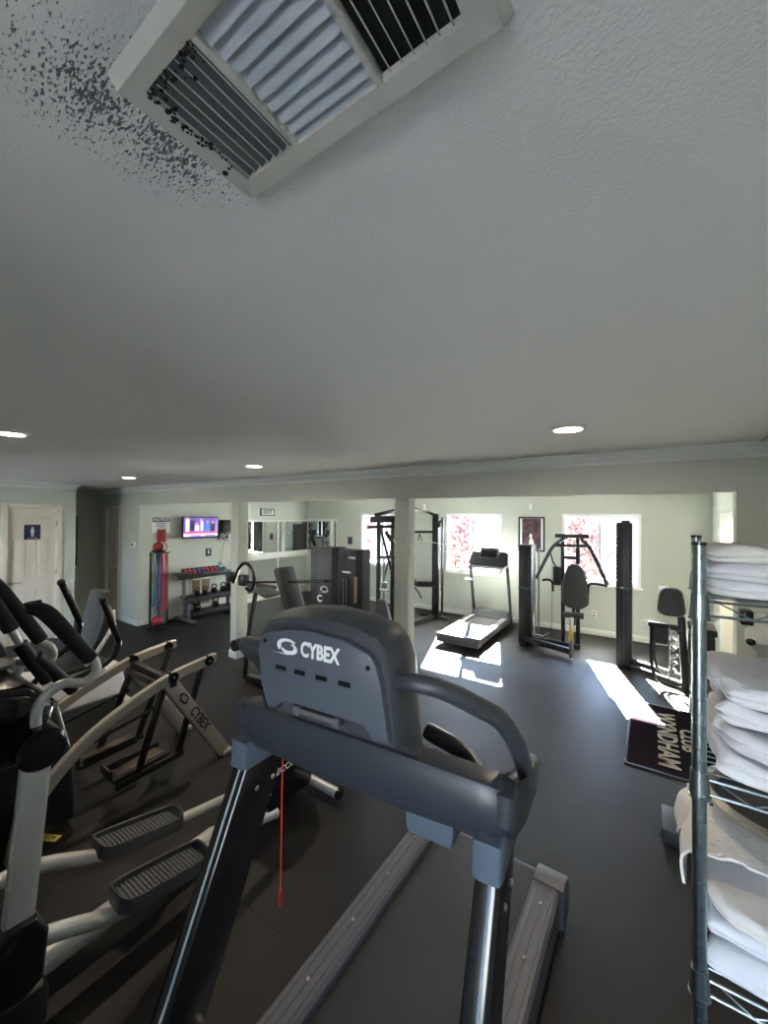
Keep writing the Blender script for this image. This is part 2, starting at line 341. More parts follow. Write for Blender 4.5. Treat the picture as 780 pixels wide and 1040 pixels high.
# crown moulding
def crown(name, p0, p1, nrm):
    """profile run along the wall top from p0 to p1, nrm points into the room"""
    prof = [(0, 0), (.082, 0), (.082, -.014), (.066, -.018), (.062, -.03), (.04, -.044), (.03, -.062), (.014, -.068), (.014, -.088), (0, -.09)]
    b = MB(); n = Vector(nrm); A = []; B_ = []
    for q, h in prof:
        A.append(b.bm.verts.new(Vector(p0) + n*q + Vector((0,0,h)))); B_.append(b.bm.verts.new(Vector(p1) + n*q + Vector((0,0,h))))
    b.bm.faces.new(A); b.bm.faces.new(B_[::-1])
    for i in range(len(A)): b.bm.faces.new((A[i], A[(i+1)%len(A)], B_[(i+1)%len(A)], B_[i]))
    return struct(b.build(name, M['crown'], smooth=False))
crown('trim_1', (-9.1, YF, ZC-.001), (XR, YF, ZC-.001), (0, -1, 0))
crown('trim_2', (XL, YW, ZC-.001), (XL, 2.56, ZC-.001), (1, 0, 0))
crown('trim_3', (XR, YW, ZC-.001), (XR, YF, ZC-.001), (-1, 0, 0))
crown('trim_4', (-9.1, 2.56, ZC-.001), (XL, 2.56, ZC-.001), (0, 1, 0))
crown('trim_5', (XL, YW, ZC-.001), (XR, YW, ZC-.001), (0, 1, 0))
# baseboards
def base(name, a, c):
    b = MB(); b.span((a[0], a[1], 0), (c[0], c[1], .095), .004); struct(b.build(name, M['trim']))
base('baseboard_back', (XT, YB-.015), (XR2, YB)); base('baseboard_television', (XT, YF+TH), (XT+.015, YB-.015))
base('baseboard_thermostat', (-8.17, YF-.015), (XT+.015, YF)); base('baseboard_television_end', (XT, YF-.015), (XT+.015, YF+TH))
base('baseboard_left', (XL, YW), (XL+.015, 1.66)); base('baseboard_left_end', (XL, 2.395), (XL+.015, 2.56))
base('baseboard_right', (XR-.015, YW), (XR, YF)); base('baseboard_header', (.465, YF-.015), (XR-.015, YF))
base('baseboard_bright_right', (XR2-.015, YF+TH), (XR2, 5.64)); base('baseboard_bright_corner', (XR2-.015, 6.7), (XR2, YB-.015))
base('baseboard_hall', (-9.1, 2.56), (-9.085, YF))

# windows of the sunny wall
for i, (a, c) in enumerate(WINS):
    z0, z1 = WZ; y = YB
    b = MB()
    for (p, q) in (((a, y-.012, z0), (a+.05, y+.10, z1)), ((c-.05, y-.012, z0), (c, y+.10, z1)), ((a+.05, y-.012, z1-.05), (c-.05, y+.10, z1)), ((a+.05, y-.012, z0), (c-.05, y+.10, z0+.05))): b.span(p, q, .004)
    fr = struct(b.build('window_%d' % (i+1), M['vinyl'], smooth=False))
    mid = (a+c)/2
    b = MB(); b.span((mid-.028, y+.03, z0+.05), (mid+.028, y+.09, z1-.05), .003)
    for (p, q) in (((mid+.028, y+.04, z0+.05), (c-.05, y+.08, z0+.085)), ((mid+.028, y+.04, z1-.085), (c-.05, y+.08, z1-.05)), ((c-.085, y+.04, z0+.085), (c-.05, y+.08, z1-.085))): b.span(p, q, .003)
    b.build('sash', M['vinyl'], fr, smooth=False)
    b = MB(); b.span((a+.05, y+.058, z0+.05), (c-.05, y+.062, z1-.05)); b.build('window_pane', M['glass'], fr, smooth=False)
    b = MB(); b.span((a-.03, y-.05, z0-.03), (c+.03, y+.0, z0+.003), .006); b.build('window_sill', M['trim'], fr)
for i, (a, c) in enumerate(BWINS):
    z0, z1 = .85, 2.15; y = YW-.1
    b = MB(); mid = (a+c)/2
    for (p, q) in (((a, y, z0), (a+.05, y+.08, z1)), ((c-.05, y, z0), (c, y+.08, z1)), ((a+.05, y, z1-.05), (c-.05, y+.08, z1)), ((a+.05, y, z0), (c-.05, y+.08, z0+.05)), ((mid-.025, y, z0+.05), (mid+.025, y+.08, z1-.05))): b.span(p, q, .003)
    fr = struct(b.build('window_%d' % (i+4), M['vinyl'], smooth=False))
    b = MB(); b.span((a+.05, y+.04, z0+.05), (c-.05, y+.044, z1-.05)); b.build('window_pane', M['glass'], fr, smooth=False)

b = MB(); b.span((XL-.9, 1.5, -.1), (XL-.145, 2.41, ZC+.1)); struct(b.build('wall_blocker_restroom', M['wall'], smooth=False))  # unseen solid block added to stop daylight leaking past the restroom door
b = MB(); b.span((-9.24, YF+TH+.005, -.1), (XT-.145, YF+TH+.6, ZC+.1)); struct(b.build('wall_blocker_hall', M['wall'], smooth=False))  # unseen backing added to keep outdoor light from leaking round the hall door
# six panel restroom door in the left wall
def panel_door(name, x, y0, y1, z1, nx, m, panels=True):
    """door slab in a wall of constant x facing +x"""
    b = MB(); b.span((x-.075, y0+.008, .006), (x-.035, y1-.008, z1-.008))
    W = y1-y0
    o = struct(b.build(name, m, smooth=False))
    if panels:
        for (za, zb) in ((1.69, 1.93), (.96, 1.60), (.20, .82)):
            for (ya, yb) in ((.11, .44), (.56, .89)):
                b = MB(); A = (y0+W*ya, za); B_ = (y0+W*yb, zb)
                fw = .016
                for (p, q) in (((A[0], za), (B_[0], za+fw)), ((A[0], zb-fw), (B_[0], zb)), ((A[0], za+fw), (A[0]+fw, zb-fw)), ((B_[0]-fw, za+fw), (B_[0], zb-fw))): b.span((x-.036, *p), (x-.030, *q), .002)
                b.span((x-.036, A[0]+.035, za+.035), (x-.029, B_[0]-.035, zb-.035), .004); b.build('door_panel', m, o)
    return o
d1 = panel_door('door_1', XL, 1.73, 2.315, 2.037, 1, M['door'])
b = MB()
for (p, q) in (((XL-.1, 1.66, 0), (XL+.016, 1.736, 2.10)), ((XL-.1, 2.309, 0), (XL+.016, 2.385, 2.10)), ((XL-.1, 1.736, 2.031), (XL+.016, 2.309, 2.10))): b.span(p, q, .005)
b.build('door_frame', M['door'], d1)
b = MB()
b.cyl((XL-.036, 1.79, .925), (XL-.028, 1.79, .925), .028); b.cyl((XL-.03, 1.79, .925), (XL+.02, 1.79, .925), .009); b.tube([(XL+.015, 1.785, .925), (XL+.018, 1.84, .928), (XL+.012, 1.90, .924)], .009, smooth=4); b.build('door_handle', M['steel'], d1)
for z in (1.75, .25, 1.0):
    b = MB(); b.span((XL-.035, 2.304, z), (XL+.02, 2.318, z+.09)); b.cyl((XL-.02, 2.312, z), (XL-.02, 2.312, z+.09), .008); b.build('hinge', M['steel'], d1)
sg = thing('restroom_sign', 'navy blue restroom sign with white figure on the ivory panelled door', 'sign', (XL-.029, 2.022, 1.67))
b = MB(); b.span((XL-.0335, 1.925, 1.56), (XL-.0255, 2.118, 1.785), .003); b.build('sign_plate', M['navy'], sg)
b = MB(); X0 = XL-.0250; cy = 2.022
b.cyl((X0-.001, cy, 1.735), (X0+.001, cy, 1.735), .014); b.span((X0-.001, cy-.020, 1.655), (X0+.001, cy+.020, 1.718), .0009); b.span((X0-.001, cy-.014, 1.605), (X0+.001, cy-.002, 1.655)); b.span((X0-.001, cy+.002, 1.605), (X0+.001, cy+.014, 1.655)); b.build('figure_symbol', M['white'], sg)
text('lettering', 'RESTROOM', .022, M['white'], sg, (X0, cy, 1.580), (0, 1, 0), (0, 0, 1), .0006)
# hall door (narrow, glazed oval outline, two locks)
x0, x1 = -8.73, -8.25
b = MB(); b.span((x0+.008, YF+.03, .006), (x1-.008, YF+.07, 2.040)); d2 = struct(b.build('door_2', M['door'], smooth=False))
b = MB()
for (p, q) in (((x0-.07, YF-.016, 0), (x0+.006, YF+.1, 2.115)), ((x1-.006, YF-.016, 0), (x1+.07, YF+.1, 2.115)), ((x0+.006, YF-.016, 2.044), (x1-.006, YF+.1, 2.115))): b.span(p, q, .005)
b.build('door_frame', M['door'], d2)
b = MB(); ov = [(-8.5+.13*math.cos(a)*(1), 1.38+.52*math.sin(a)) for a in [2*PI*k/28 for k in range(28)]]
b.tube([(q[0], YF+.028, q[1]) for q in ov+ov[:1]], .012, 8); b.build('oval_moulding', M['door'], d2)
for z in (1.06, .91):
    b = MB(); b.cyl((-8.31, YF+.032, z), (-8.31, YF+.018, z), .028); b.cyl((-8.31, YF+.02, z), (-8.31, YF-.03, z), .020 if z < 1 else .012); b.build('door_knob' if z < 1 else 'deadbolt', M['steel'], d2)
# bright room door, standing open into the room beyond
g = thing('fill_globe', 'unseen globe light added to brighten the room beyond the right doorway', 'light', (1.25, 6.1, ZC)); b = MB(); b.ell((1.25, 6.1, 2.36), (.22, .22, .12)); b.build('globe', M['lamp'], g); b = MB(); b.cyl((1.25, 6.1, 2.41), (1.25, 6.1, 2.44), .07); b.build('base', M['trim'], g)  # unseen globe, added only to light the room beyond
gl = bpy.data.lights.new('fill_glow', 'POINT'); gl.energy = 12; gl.color = (1, .80, .62); gl.shadow_soft_size = .1; go = bpy.data.objects.new('fill_glow', gl); C.objects.link(go); go.parent = g; go.location = (0, 0, -.22)  # added point lamp, does the lighting for the unseen globe
d3 = MB(); d3.span((XR2+.16, 6.575, .01), (XR2+.86, 6.61, 1.98)); d3 = struct(d3.build('door_3', M['trim'], smooth=False))
b = MB()
for (p, q) in (((XR2-.015, 6.612, 0), (XR2+.155, 6.69, 2.05)), ((XR2-.015, 5.65, 0), (XR2+.155, 5.728, 2.05)), ((XR2-.015, 5.728, 1.982), (XR2+.155, 6.612, 2.05))): b.span(p, q, .004)
b.build('door_frame', M['trim'], d3)
b = MB(); b.cyl((XR2+.76, 6.575, .93), (XR2+.76, 6.55, .93), .012); b.ell((XR2+.76, 6.535, .93), (.055, .04, .055)); b.build('door_knob', M['steel'], d3)

# mirrors on the television wall and round the corner, one sheet per pane
def mirror(lbl, a, c):
    o = thing('wall_mirror', lbl, 'mirror', a, 0, None)
    b = MB(); b.span(a, c); b.build('mirror_glass', M['mirror'], o, smooth=False); return o
for (lab, ya, yb, za, zb) in (('tall wall mirror pane beside the left post, upper half', 5.45, 6.49, 1.08, 1.81), ('wall mirror pane nearest the room corner, upper half', 6.53, 7.49, 1.08, 1.81), ('wall mirror pane beside the left post, below the white rail', 5.45, 6.49, .20, .94), ('wall mirror pane nearest the room corner, below the white rail', 6.53, 7.49, .20, .94)):
    mirror(lab, (XT, ya, za), (XT+.006, yb, zb))
mirror('narrow wall mirror on the window wall beside the corner', (XT+.03, YB-.006, .98), (-6.62, YB, 1.84))
mirror('slim mirror strip on the window wall, right of the corner mirror', (-6.58, YB-.006, .98), (-6.46, YB, 1.84))
b = MB()
for (p, q) in (((XT, 5.41, .16), (XT+.014, 5.45, 1.85)), ((XT, 6.49, .2), (XT+.014, 6.53, 1.81)), ((XT, 5.45, 1.81), (XT+.014, 7.50, 1.85)), ((XT, 5.45, .94), (XT+.02, 7.50, 1.08)), ((XT, 5.45, .16), (XT+.014, 7.50, .20))): b.span(p, q, .002)
struct(b.build('trim_6', M['trim']))
b = MB()
for (p, q) in (((XT+.02, YB-.014, 1.84), (-6.42, YB, 1.88)), ((-6.46, YB-.014, .98), (-6.42, YB, 1.84)), ((-6.62, YB-.014, .98), (-6.58, YB, 1.84)), ((XT+.02, YB-.014, .94), (-6.42, YB, .98))): b.span(p, q, .002)
struct(b.build('trim_7', M['trim']))

# ------------------------------------------------------------------ outside
b = MB(); b.span((-40, YB+.3, -.3), (30, 40, -.12)); struct(b.build('patio', M['concrete'], smooth=False))
b = MB(); b.span((-40, -40, -.3), (30, YW-.3, -.12)); struct(b.build('driveway', M['asphalt'], smooth=False))
def fence(y, label):
    f = thing('board_fence', label, 'fence', (-4, y, -.12))
    b = MB()
    for k in range(16): b.span((-16, y, -.10+k*.145), (12, y+.02, .035+k*.145))
    b.build('boards', M['tan'], f, smooth=False)
    for x in range(-16, 13, 4): b = MB(); b.span((x, y+.021, -.12), (x+.1, y+.12, 2.3)); b.build('post', M['tan'], f, smooth=False)
fence(15.5, 'tan horizontal board fence outside beyond the windows')
def leafy(name, label, c, size, n, m, trunk_h, ls, seed, cat, group=None):
    rnd = random.Random(seed); o = thing(name, label, cat, (c[0], c[1], -.12), 0, group)
    b = MB()
    b.tube([(c[0], c[1], -.12), (c[0]+.05, c[1], trunk_h*.6), (c[0], c[1]+.05, trunk_h)], .05, rad=[.07, .05, .03])
    for k in range(7):
        a = k*.9; b.tube([(c[0], c[1], trunk_h*.5), (c[0]+math.cos(a)*size[0]*.35, c[1]+math.sin(a)*size[1]*.35, c[2]+size[2]*.1*((k%3)-1))], .02, 6, rad=[.025, .01])
    b.build('trunk', M['bark'], o)
    b = MB()
    for k in range(n):
        while 1:
            v = Vector((rnd.uniform(-1,1), rnd.uniform(-1,1), rnd.uniform(-1,1)))
            if .15 < v.length < 1: break
        v = v * (.75+.25*noise.noise(v*2.3+Vector((seed,0,0))) + .1)
        p = Vector((c[0]+v.x*size[0]*.5, c[1]+v.y*size[1]*.5, c[2]+v.z*size[2]*.5))
        u = Vector((rnd.gauss(0,1), rnd.gauss(0,1), rnd.gauss(0,1))).normalized(); q = u.orthogonal().normalized(); L = ls*rnd.uniform(.6, 1.3)
        vs = [b.bm.verts.new(p+x) for x in (-u*L, q*L*.4, u*L, -q*L*.4)]; b.bm.faces.new(vs)
    b.build('foliage', m, o, smooth=False)
leafy('plum_shrub', 'red-leaved shrub outside the middle window, seen through its left pane', (-4.4, 10.3, 1.25), (1.7, 1.4, 2.5), 3200, M['plum'], 1.1, .085, 1, 'shrub')
leafy('plum_shrub', 'red-leaved shrub outside the right window behind the chest press', (-1.35, 10.2, 1.3), (1.5, 1.3, 2.6), 3200, M['plum'], 1.1, .085, 2, 'shrub')
leafy('plum_shrub', 'red-leaved shrub outside the left window behind the cable trainer', (-8.0, 10.3, 1.3), (1.6, 1.2, 2.4), 2600, M['plum'], 1.1, .085, 3, 'shrub')

# ------------------------------------------------------------------ ceiling vent and downlights
v = thing('ceiling_vent', 'cream metal air register with three louver banks and black grime', 'vent', (-.305, .285, 2.44))
VX0, VX1, VY0, VY1, VZ = -.501, -.109, .186, .381, 2.428
ix0, ix1, iy0, iy1 = -.472, -.148, .213, .352
b = MB(); n = []
o4 = [(VX0, VY0), (VX1, VY0), (VX1, VY1), (VX0, VY1)]; m4 = [(VX0+.008, VY0+.008), (VX1-.008, VY0+.008), (VX1-.008, VY1-.008), (VX0+.008, VY1-.008)]; i4 = [(ix0, iy0), (ix1, iy0), (ix1, iy1), (ix0, iy1)]
rings = [[b.bm.verts.new((*p, z)) for p in q] for q, z in ((o4, 2.44), (m4, VZ-.006), (i4, VZ-.003), (i4, 2.436))]
for r1, r2 in zip(rings, rings[1:]):
    for k in range(4): b.bm.faces.new((r1[k], r1[(k+1)%4], r2[(k+1)%4], r2[k]))
b.build('frame', M['ventframe'], v, smooth=False)
b = MB(); b.span((ix0, iy0, 2.4366), (ix1, iy1, 2.4392)); b.build('duct_shade_plate', M['duct'], v, smooth=False)  # black plate close behind the louvers stands in for shade inside the duct
def blades(name, m, xs, axis, a, c, wid, tilt, z=2.4315):
    b = MB()
    for q in xs:
        if axis == 'y': b.box((q, (a+c)/2, z), (wid, abs(c-a), .0012), 0, Matrix.Rotation(tilt, 3, 'Y'))
        else: b.box(((a+c)/2, q, z), (abs(c-a), wid, .0012), 0, Matrix.Rotation(tilt, 3, 'X'))
    return b.build(name, m, v, smooth=False)
dv1, dv2 = -.376, -.246
blades('louver_bank', M['grey'], [ix0+.010+.0135*k for k in range(7)], 'y', iy0+.002, iy1-.002, .0125, -.70)  # grey colour stands in for the shade on the left bank's blades
b = MB()
for k in range(7): b.box((ix0+.010+.0135*k-.0048, (iy0+iy1)/2, 2.4315-.0046), (.0014, iy1-iy0-.004, .0014))
b.build('lit_louver_edges', M['ventframe'], bpy.data.objects['louver_bank'], smooth=False)  # pale strips painted in as the lit lower edges of the blades
blades('louver_bank', M['louver'], [iy0+.010+.0158*k for k in range(9)], 'x', dv1+.004, dv2-.004, .0166, -.38)
blades('louver_bank', M['ventframe'], [dv2+.014+.0145*k for k in range(6)], 'y', iy0+.002, iy1-.002, .0100, 1.15)
for q in (dv1, dv2): b = MB(); b.span((q-.004, iy0, 2.423), (q+.004, iy1, 2.437), .001); b.build('divider', M['ventframe'], v)
for (x, y) in ((-.487, .325), (-.122, .23)): b = MB(); b.ell((x, y, VZ-.005), (.008, .008, .005)); b.build('screw', M['black'], v)
b = MB(); rnd = random.Random(3)
for k in range(90):
    t = abs(rnd.gauss(0, .45)); t = min(t, 1)
    x = ix0 + rnd.gauss(.002, .004) if rnd.random() < .6 else ix0 + rnd.uniform(0, .09); y = iy0 + t*.12
    if x > ix0+.012: y = iy0 + abs(rnd.gauss(0, .012))
    s = rnd.uniform(.0012, .004); b.ell((x, y, VZ-.004), (s*rnd.uniform(.7, 2.2), s*1.4, .002), u=6, v=4)
tag(b.build('grime', M['mold'], v), 'black speckled grime along the left edge', kind='stuff')
for k, (x, y, lab) in enumerate(((-3.198, .717, 'round lit downlight at the far left of the ceiling'), (-.366, 2.326, 'round lit downlight above the rubber walkway, rightmost and nearest'), (-3.188, 2.48, 'round lit downlight in front of the left post'), (-5.632, 2.424, 'round lit downlight nearest the restroom door and hall'))):
    t = thing('ceiling_downlight', lab, 'light', (x, y, ZC), 0, 'recessed ceiling downlights')
    b = MB(); b.lathe([(.068, -.012), (.074, -.014), (.092, -.004), (.094, 0)], (x, y, ZC), 40); b.build('trim_ring', M['trim'], t)
    b = MB(); b.lathe([(.0005, -.011), (.069, -.012)], (x, y, ZC), 40); b.build('lens', M['lamp'], t)
    l = bpy.data.lights.new('downlight_glow', 'SPOT'); l.energy = 7; l.color = (1, .82, .62); l.spot_size = 2.4; l.spot_blend = 1; l.shadow_soft_size = .06
    lo = bpy.data.objects.new('downlight_glow', l); C.objects.link(lo); lo.parent = t; lo.location = (0, 0, -.03)

# ------------------------------------------------------------------ the near treadmill (front of the console faces the camera)
tm = thing('treadmill', 'large dark grey treadmill nearest the camera, logo on its console back', 'treadmill', (-.755, .93, 0), math.radians(4.5))
TW = parent_world(tm)
def L3(x, y, z): return TW @ Vector((x, y, z))
def lb(mb): # built in treadmill coordinates
    return mb
DX, DR = .012, math.radians(-5.0)
def deck(mb):
    T = Matrix.Rotation(DR, 4, 'Z')
    for q in mb.bm.verts: q.co = T @ q.co + Vector((DX, 0, 0))
    return mb
b = MB(); b.box((0, .30, .155), (.52, 1.78, .03), .012); deck(b).build('running_belt', M['belt'], tm, world=False)
b = MB(); b.cyl((-.25, 1.185, .14), (.25, 1.185, .14), .032); deck(b).build('rear_roller', M['dark'], tm, world=False)
for s in (-1, 1):
    b = MB(); x0, x1 = s*.262, s*.385
    b.prism([(min(x0,x1), .10), (min(x0,x1), .196), (min(x0,x1)+.012, .206), (max(x0,x1)-.012, .206), (max(x0,x1), .19), (max(x0,x1), .06)], 1, -.55, 1.13)
    for k in range(3): b.span((min(x0,x1)+.025+k*.033, -.5, .205), (min(x0,x1)+.031+k*.033, 1.12, .209), .001)
    r = deck(b).build('side_rail', M['rail'], tm, world=False)
    for k in range(5): b = MB(); b.cyl((s*.325, -.1+k*.27, .205), (s*.325, -.1+k*.27, .2105), .007, seg=12); deck(b).build('rail_screw', M['steel'], r, world=False)
    b = MB(); b.prism([(1.09, .03), (1.09, .212), (1.12, .224), (1.20, .205), (1.225, .15), (1.215, .03)], 0, min(x0,x1)-(.02 if s<0 else -.002), max(x0,x1)+(.02 if s>0 else -.002), .008)
    deck(b).build('end_cap', M['rail'], tm, world=False)
    b = MB(); b.span((min(x0,x1)+.01, -.6, .0), (max(x0,x1)-.015, 1.12, .10), .006); deck(b).build('frame_rail', M['black'], tm, world=False)
b = MB(); b.prism([(-1.02, .02), (-1.03, .16), (-.95, .26), (-.62, .29), (-.56, .21), (-.55, .02)], 0, -.40, .40, .02); deck(b).build('motor_cover', M['dark'], tm, world=False)
# uprights: leaning legs, deep front to back
for s in (-1, 1):
    side = 'left' if s < 0 else 'right'
    xa, xb = s*.43-.031, s*.43+.031
    b = MB(); b.prism([(-.02, 1.09), (-.27, .56), (-.55, .02), (-.36, .02), (-.05, .62), (.155, 1.02), (.16, 1.09)], 0, xa, xb, .014, 3)
    up = b.build('upright', M['gloss'], tm, world=False)
    b = MB(); b.beam((s*.43+.008, -.022, 1.085), (s*.43+.008, -.272, .56), .007, .006, .001, side=(1,0,0)); b.beam((s*.43+.008, -.272, .56), (s*.43+.008, -.55, .03), .007, .006, .001, side=(1,0,0)); b.build('silver_trim', M['silver' if s < 0 else 'collar'], up, world=False)
    b = MB(); b.prism([(-.03, 1.17), (-.035, 1.08), (-.01, 1.07), (.15, 1.06), (.165, 1.17)], 0, xa-.006, xb+.006, .014, 3); b.build('upright_collar', M['collar'], up, world=False)
    for (y, z) in ((.03, .985), (.105, .985), (-.30, .36)):
        for xx in (xa-.001, xb+.001): b = MB(); b.ell((xx, y, z), (.010, .018, .018), u=12, v=8); b.build('bolt', M['steel'], up, world=False)
    b = MB(); b.span((s*.43-.05, -.64, 0), (s*.43+.05, -.28, .06), .01); b.build('foot', M['black'], tm, world=False)
# wide cross beam with side arms, one moulding
b = MB(); N = 24; n0 = 0
def beam_ring(x, y0, yb, zt, zb):
    return [(x, y0+.015, zb), (x, y0+.002, zb+.02), (x, y0-.004, (zt+zb)/2), (x, y0, zt-.022), (x, y0+.010, zt-.006), (x, y0+.03, zt), (x, yb, zt-.004), (x, yb+.01, zt-.04), (x, yb, zb+.01)]
rs = []
for k in range(N+1):
    t = -1+2*k/N; x = .478*t; c = 1-t*t
    e = max(0, (abs(t)-.9)/.1)
    rs.append([b.bm.verts.new(q) for q in beam_ring(x, -.002-.008*c+.015*e*e, .075, 1.288+.010*c-.012*e*e, 1.150-.012*c+.02*e*e)])
for r1, r2 in zip(rs, rs[1:]):
    for k in range(9): b.bm.faces.new((r1[k], r1[(k+1)%9], r2[(k+1)%9], r2[k]))
b.bm.faces.new(rs[0][::-1]); b.bm.faces.new(rs[-1])
b.build('console_beam', M['beam'], tm, world=False)
for s in (-1, 1):
    b = MB(); b.prism([(.0, 1.275), (-.005, 1.20), (.03, 1.155), (.18, 1.11), (.34, 1.085), (.42, 1.10), (.435, 1.145), (.40, 1.175), (.33, 1.185), (.22, 1.195), (.10, 1.25), (.05, 1.285)], 0, s*.464-.024, s*.464+.024, .014, 3)
    b.build('side_arm', M['beam'], tm, world=False)
    hp = [(s*.16, -.04, 1.528), (s*.22, -.085, 1.538), (s*.27, -.10, 1.545), (s*.34, -.078, 1.534), (s*.40, -.006, 1.481), (s*.437, .07, 1.425), (s*.462, .125, 1.355), (s*.472, .18, 1.28), (s*.478, .235, 1.19), (s*.478, .25, 1.15)]
    b = MB(); b.tube(hp, .022, 16, smooth=5, rad=[.020, .021, .022, .024, .026, .026, .025, .024, .024, .024]); b.build('handrail', M['dark'], tm, world=False)
    b = MB(); b.tube([(s*.40, .07, 1.225), (s*.36, .13, 1.238), (s*.30, .17, 1.252), (s*.19, .20, 1.262), (s*.17, .20, 1.268)], .02, 14, smooth=4, rad=[.014, .020, .026, .026, .018]); b.build('pulse_grip', M['black'], tm, world=False)
# console: outline in x,z ; leaning back slightly
def con(x, z, y): return (x, y + (z-1.4)*-.10, z)
outl = [(-.205, 1.375), (-.222, 1.45), (-.232, 1.56), (-.222, 1.605), (-.19, 1.632), (-.10, 1.652), (0, 1.660), (.10, 1.652), (.17, 1.632), (.198, 1.605), (.212, 1.56), (.218, 1.45), (.222, 1.375)]
b = MB(); rings = []
for (y, sc, dz) in ((-.105, .99, 0), (-.095, 1.02, .004), (-.04, 1.05, .008), (.02, 1.05, .008), (.055, 1.0, 0), (.07, .92, -.01)):
    rings.append([b.bm.verts.new(con((x*1.0)*sc, 1.34+(z-1.34)*sc+dz if z > 1.4 else (1.372 if y < -.06 else 1.345 if y < 0 else 1.27), y)) for x, z in outl])
for r1, r2 in zip(rings, rings[1:]):
    for k in range(len(outl)): b.bm.faces.new((r1[k], r1[(k+1)%len(outl)], r2[(k+1)%len(outl)], r2[k]))
b.bm.faces.new(rings[0][::-1]); b.bm.faces.new(rings[-1]); cs = b.build('console', M['dark'], tm, world=False)
b = MB()
cov = [(-.198, 1.385), (-.212, 1.45), (-.218, 1.55), (-.208, 1.592), (-.18, 1.612), (-.09, 1.634), (0, 1.640), (.09, 1.632), (.165, 1.610), (.188, 1.585), (.198, 1.54), (.208, 1.45), (.215, 1.392), (.165, 1.386), (.158, 1.413), (.145, 1.428), (-.125, 1.428), (-.148, 1.412), (-.160, 1.388)]
fa = [b.bm.verts.new(con(x, z, -.128)) for x, z in cov]; fb = [b.bm.verts.new(con(x, z, -.10)) for x, z in cov]
fs = [b.bm.faces.new(fa), b.bm.faces.new(fb[::-1])]
for k in range(len(cov)): b.bm.faces.new((fa[k], fb[k], fb[(k+1)%len(cov)], fa[(k+1)%len(cov)]))
bmesh.ops.bevel(b.bm, geom=[e for e in fs[0].edges], offset=.006, segments=2, affect='EDGES', profile=.5)
b.build('console_cover', M['cover'], cs, world=False)
b = MB()
for x in (-.145, -.075, .0, .075): b.span(con(x-.002, 1.512, -.1275), con(x+.034, 1.524, -.131), .0005)
for x in (-.14, -.07, .005, .08): pass
for (x, z) in ((-.185, 1.588), (.165, 1.575)):
    p = con(x, z, -.1275); b.cyl((p[0], p[1]+.002, p[2]), (p[0], p[1]-.002, p[2]), .006, seg=14)
b.build('cover_slots', M['gloss'], cs, world=False)
b = MB(); p = con(-.01, 1.405, -.118); b.span((p[0]-.075, p[1]-.014, p[2]-.008), (p[0]+.075, p[1]+.01, p[2]+.008), .004); b.span((p[0]-.078, p[1]-.018, p[2]-.012), (p[0]-.058, p[1]+.01, p[2]+.014), .003); b.span((p[0]+.058, p[1]-.018, p[2]-.012), (p[0]+.078, p[1]+.01, p[2]+.014), .003)
b.build('cover_latch', M['rail'], cs, world=False)
up_ = Vector((0, -.1, 1)).normalized()
p = con(.012, 1.585, -.1295); o = text('logo_lettering', 'CYBEX', .058, M['white'], cs, p, (1, 0, 0), up_, .0006, bold=.0022, shear=.15, sx=.72, world=False)
b = MB(); p = con(-.098, 1.583, -.1297); swoosh(b, p, (1, 0, 0), up_, .085, .0006); b.build('logo_emblem', M['white'], cs, world=False)
# display side facing the runner, cup holder boxes below the beam
b = MB(); p = con(0, 1.50, .0735); b.box(p, (.30, .006, .17), .002, Matrix.Rotation(.1, 3, 'X')); b.build('display', M['gloss'], cs, world=False)
for s in (1,):
    b = MB(); b.prism([(-.075+s*.255, 1.165), (-.070+s*.255, 1.074), (-.062+s*.255, 1.062), (.062+s*.255, 1.062), (.070+s*.255, 1.074), (.075+s*.255, 1.165)], 1, .03, .115, .01, 2); b.build('accessory_cup', M['collar'], tm, world=False)
b = MB(); b.tube([(-.292, .045, 1.15), (-.298, .048, 1.0), (-.30, .05, .80), (-.302, .05, .655)], .0022, 8); k_ = b.build('safety_lanyard', M['redcord'], tm, world=False)
b = MB(); b.box((-.302, .05, .628), (.017, .012, .040), .004); b.ell((-.302, .05, .653), (.014, .014, .014)); b.ell((-.299, .048, .606), (.012, .01, .018)); b.build('lanyard_clip', M['red'], k_, world=False)

# ------------------------------------------------------------------ the near elliptical
el = thing('elliptical_trainer', 'silver and black elliptical with two ribbed foot pedals, nearest left machine', 'elliptical', (-1.95, 1.1, 0))
# wheel rail tubes, spine and feet
for s, x in ((1, -1.975),):
    b = MB(); b.tube([(x, .50, .19), (x, 1.29, .205), (x, 1.74, .062)], .044, 20, rad=[.046, .045, .036]); b.build('ramp_rail', M['silver'], el)
b = MB(); b.tube([(-2.10, .05, .10), (-2.10, 1.5, .10)], .045, 4); b.box((-2.10, .42, .12), (.50, .30, .20), .06); b.build('base_frame', M['black'], el)
b = MB(); b.cyl((-2.46, 2.085, .07), (-1.74, 2.085, .07), .032); b.build('rear_foot', M['silver'], el)
b = MB(); b.cyl((-1.758, 2.085, .07), (-1.735, 2.085, .07), .034); b.cyl((-2.465, 2.085, .07), (-2.442, 2.085, .07), .034); b.cyl((-1.975, 1.735, .062), (-1.975, 1.77, .059), .038); b.build('foot_caps', M['gloss'], el)
b = MB(); b.cyl((-2.46, .12, .07), (-1.74, .12, .07), .032); b.build('front_foot', M['silver'], el)
b = MB(); b.prism([(1.64, .09), (1.62, .25), (1.66, .42), (1.74, .50), (1.86, .50), (1.98, .40), (2.05, .14), (2.03, .09)], 0, -2.25, -1.95, .03, 3); rh = b.build('drive_housing', M['gloss'], el)
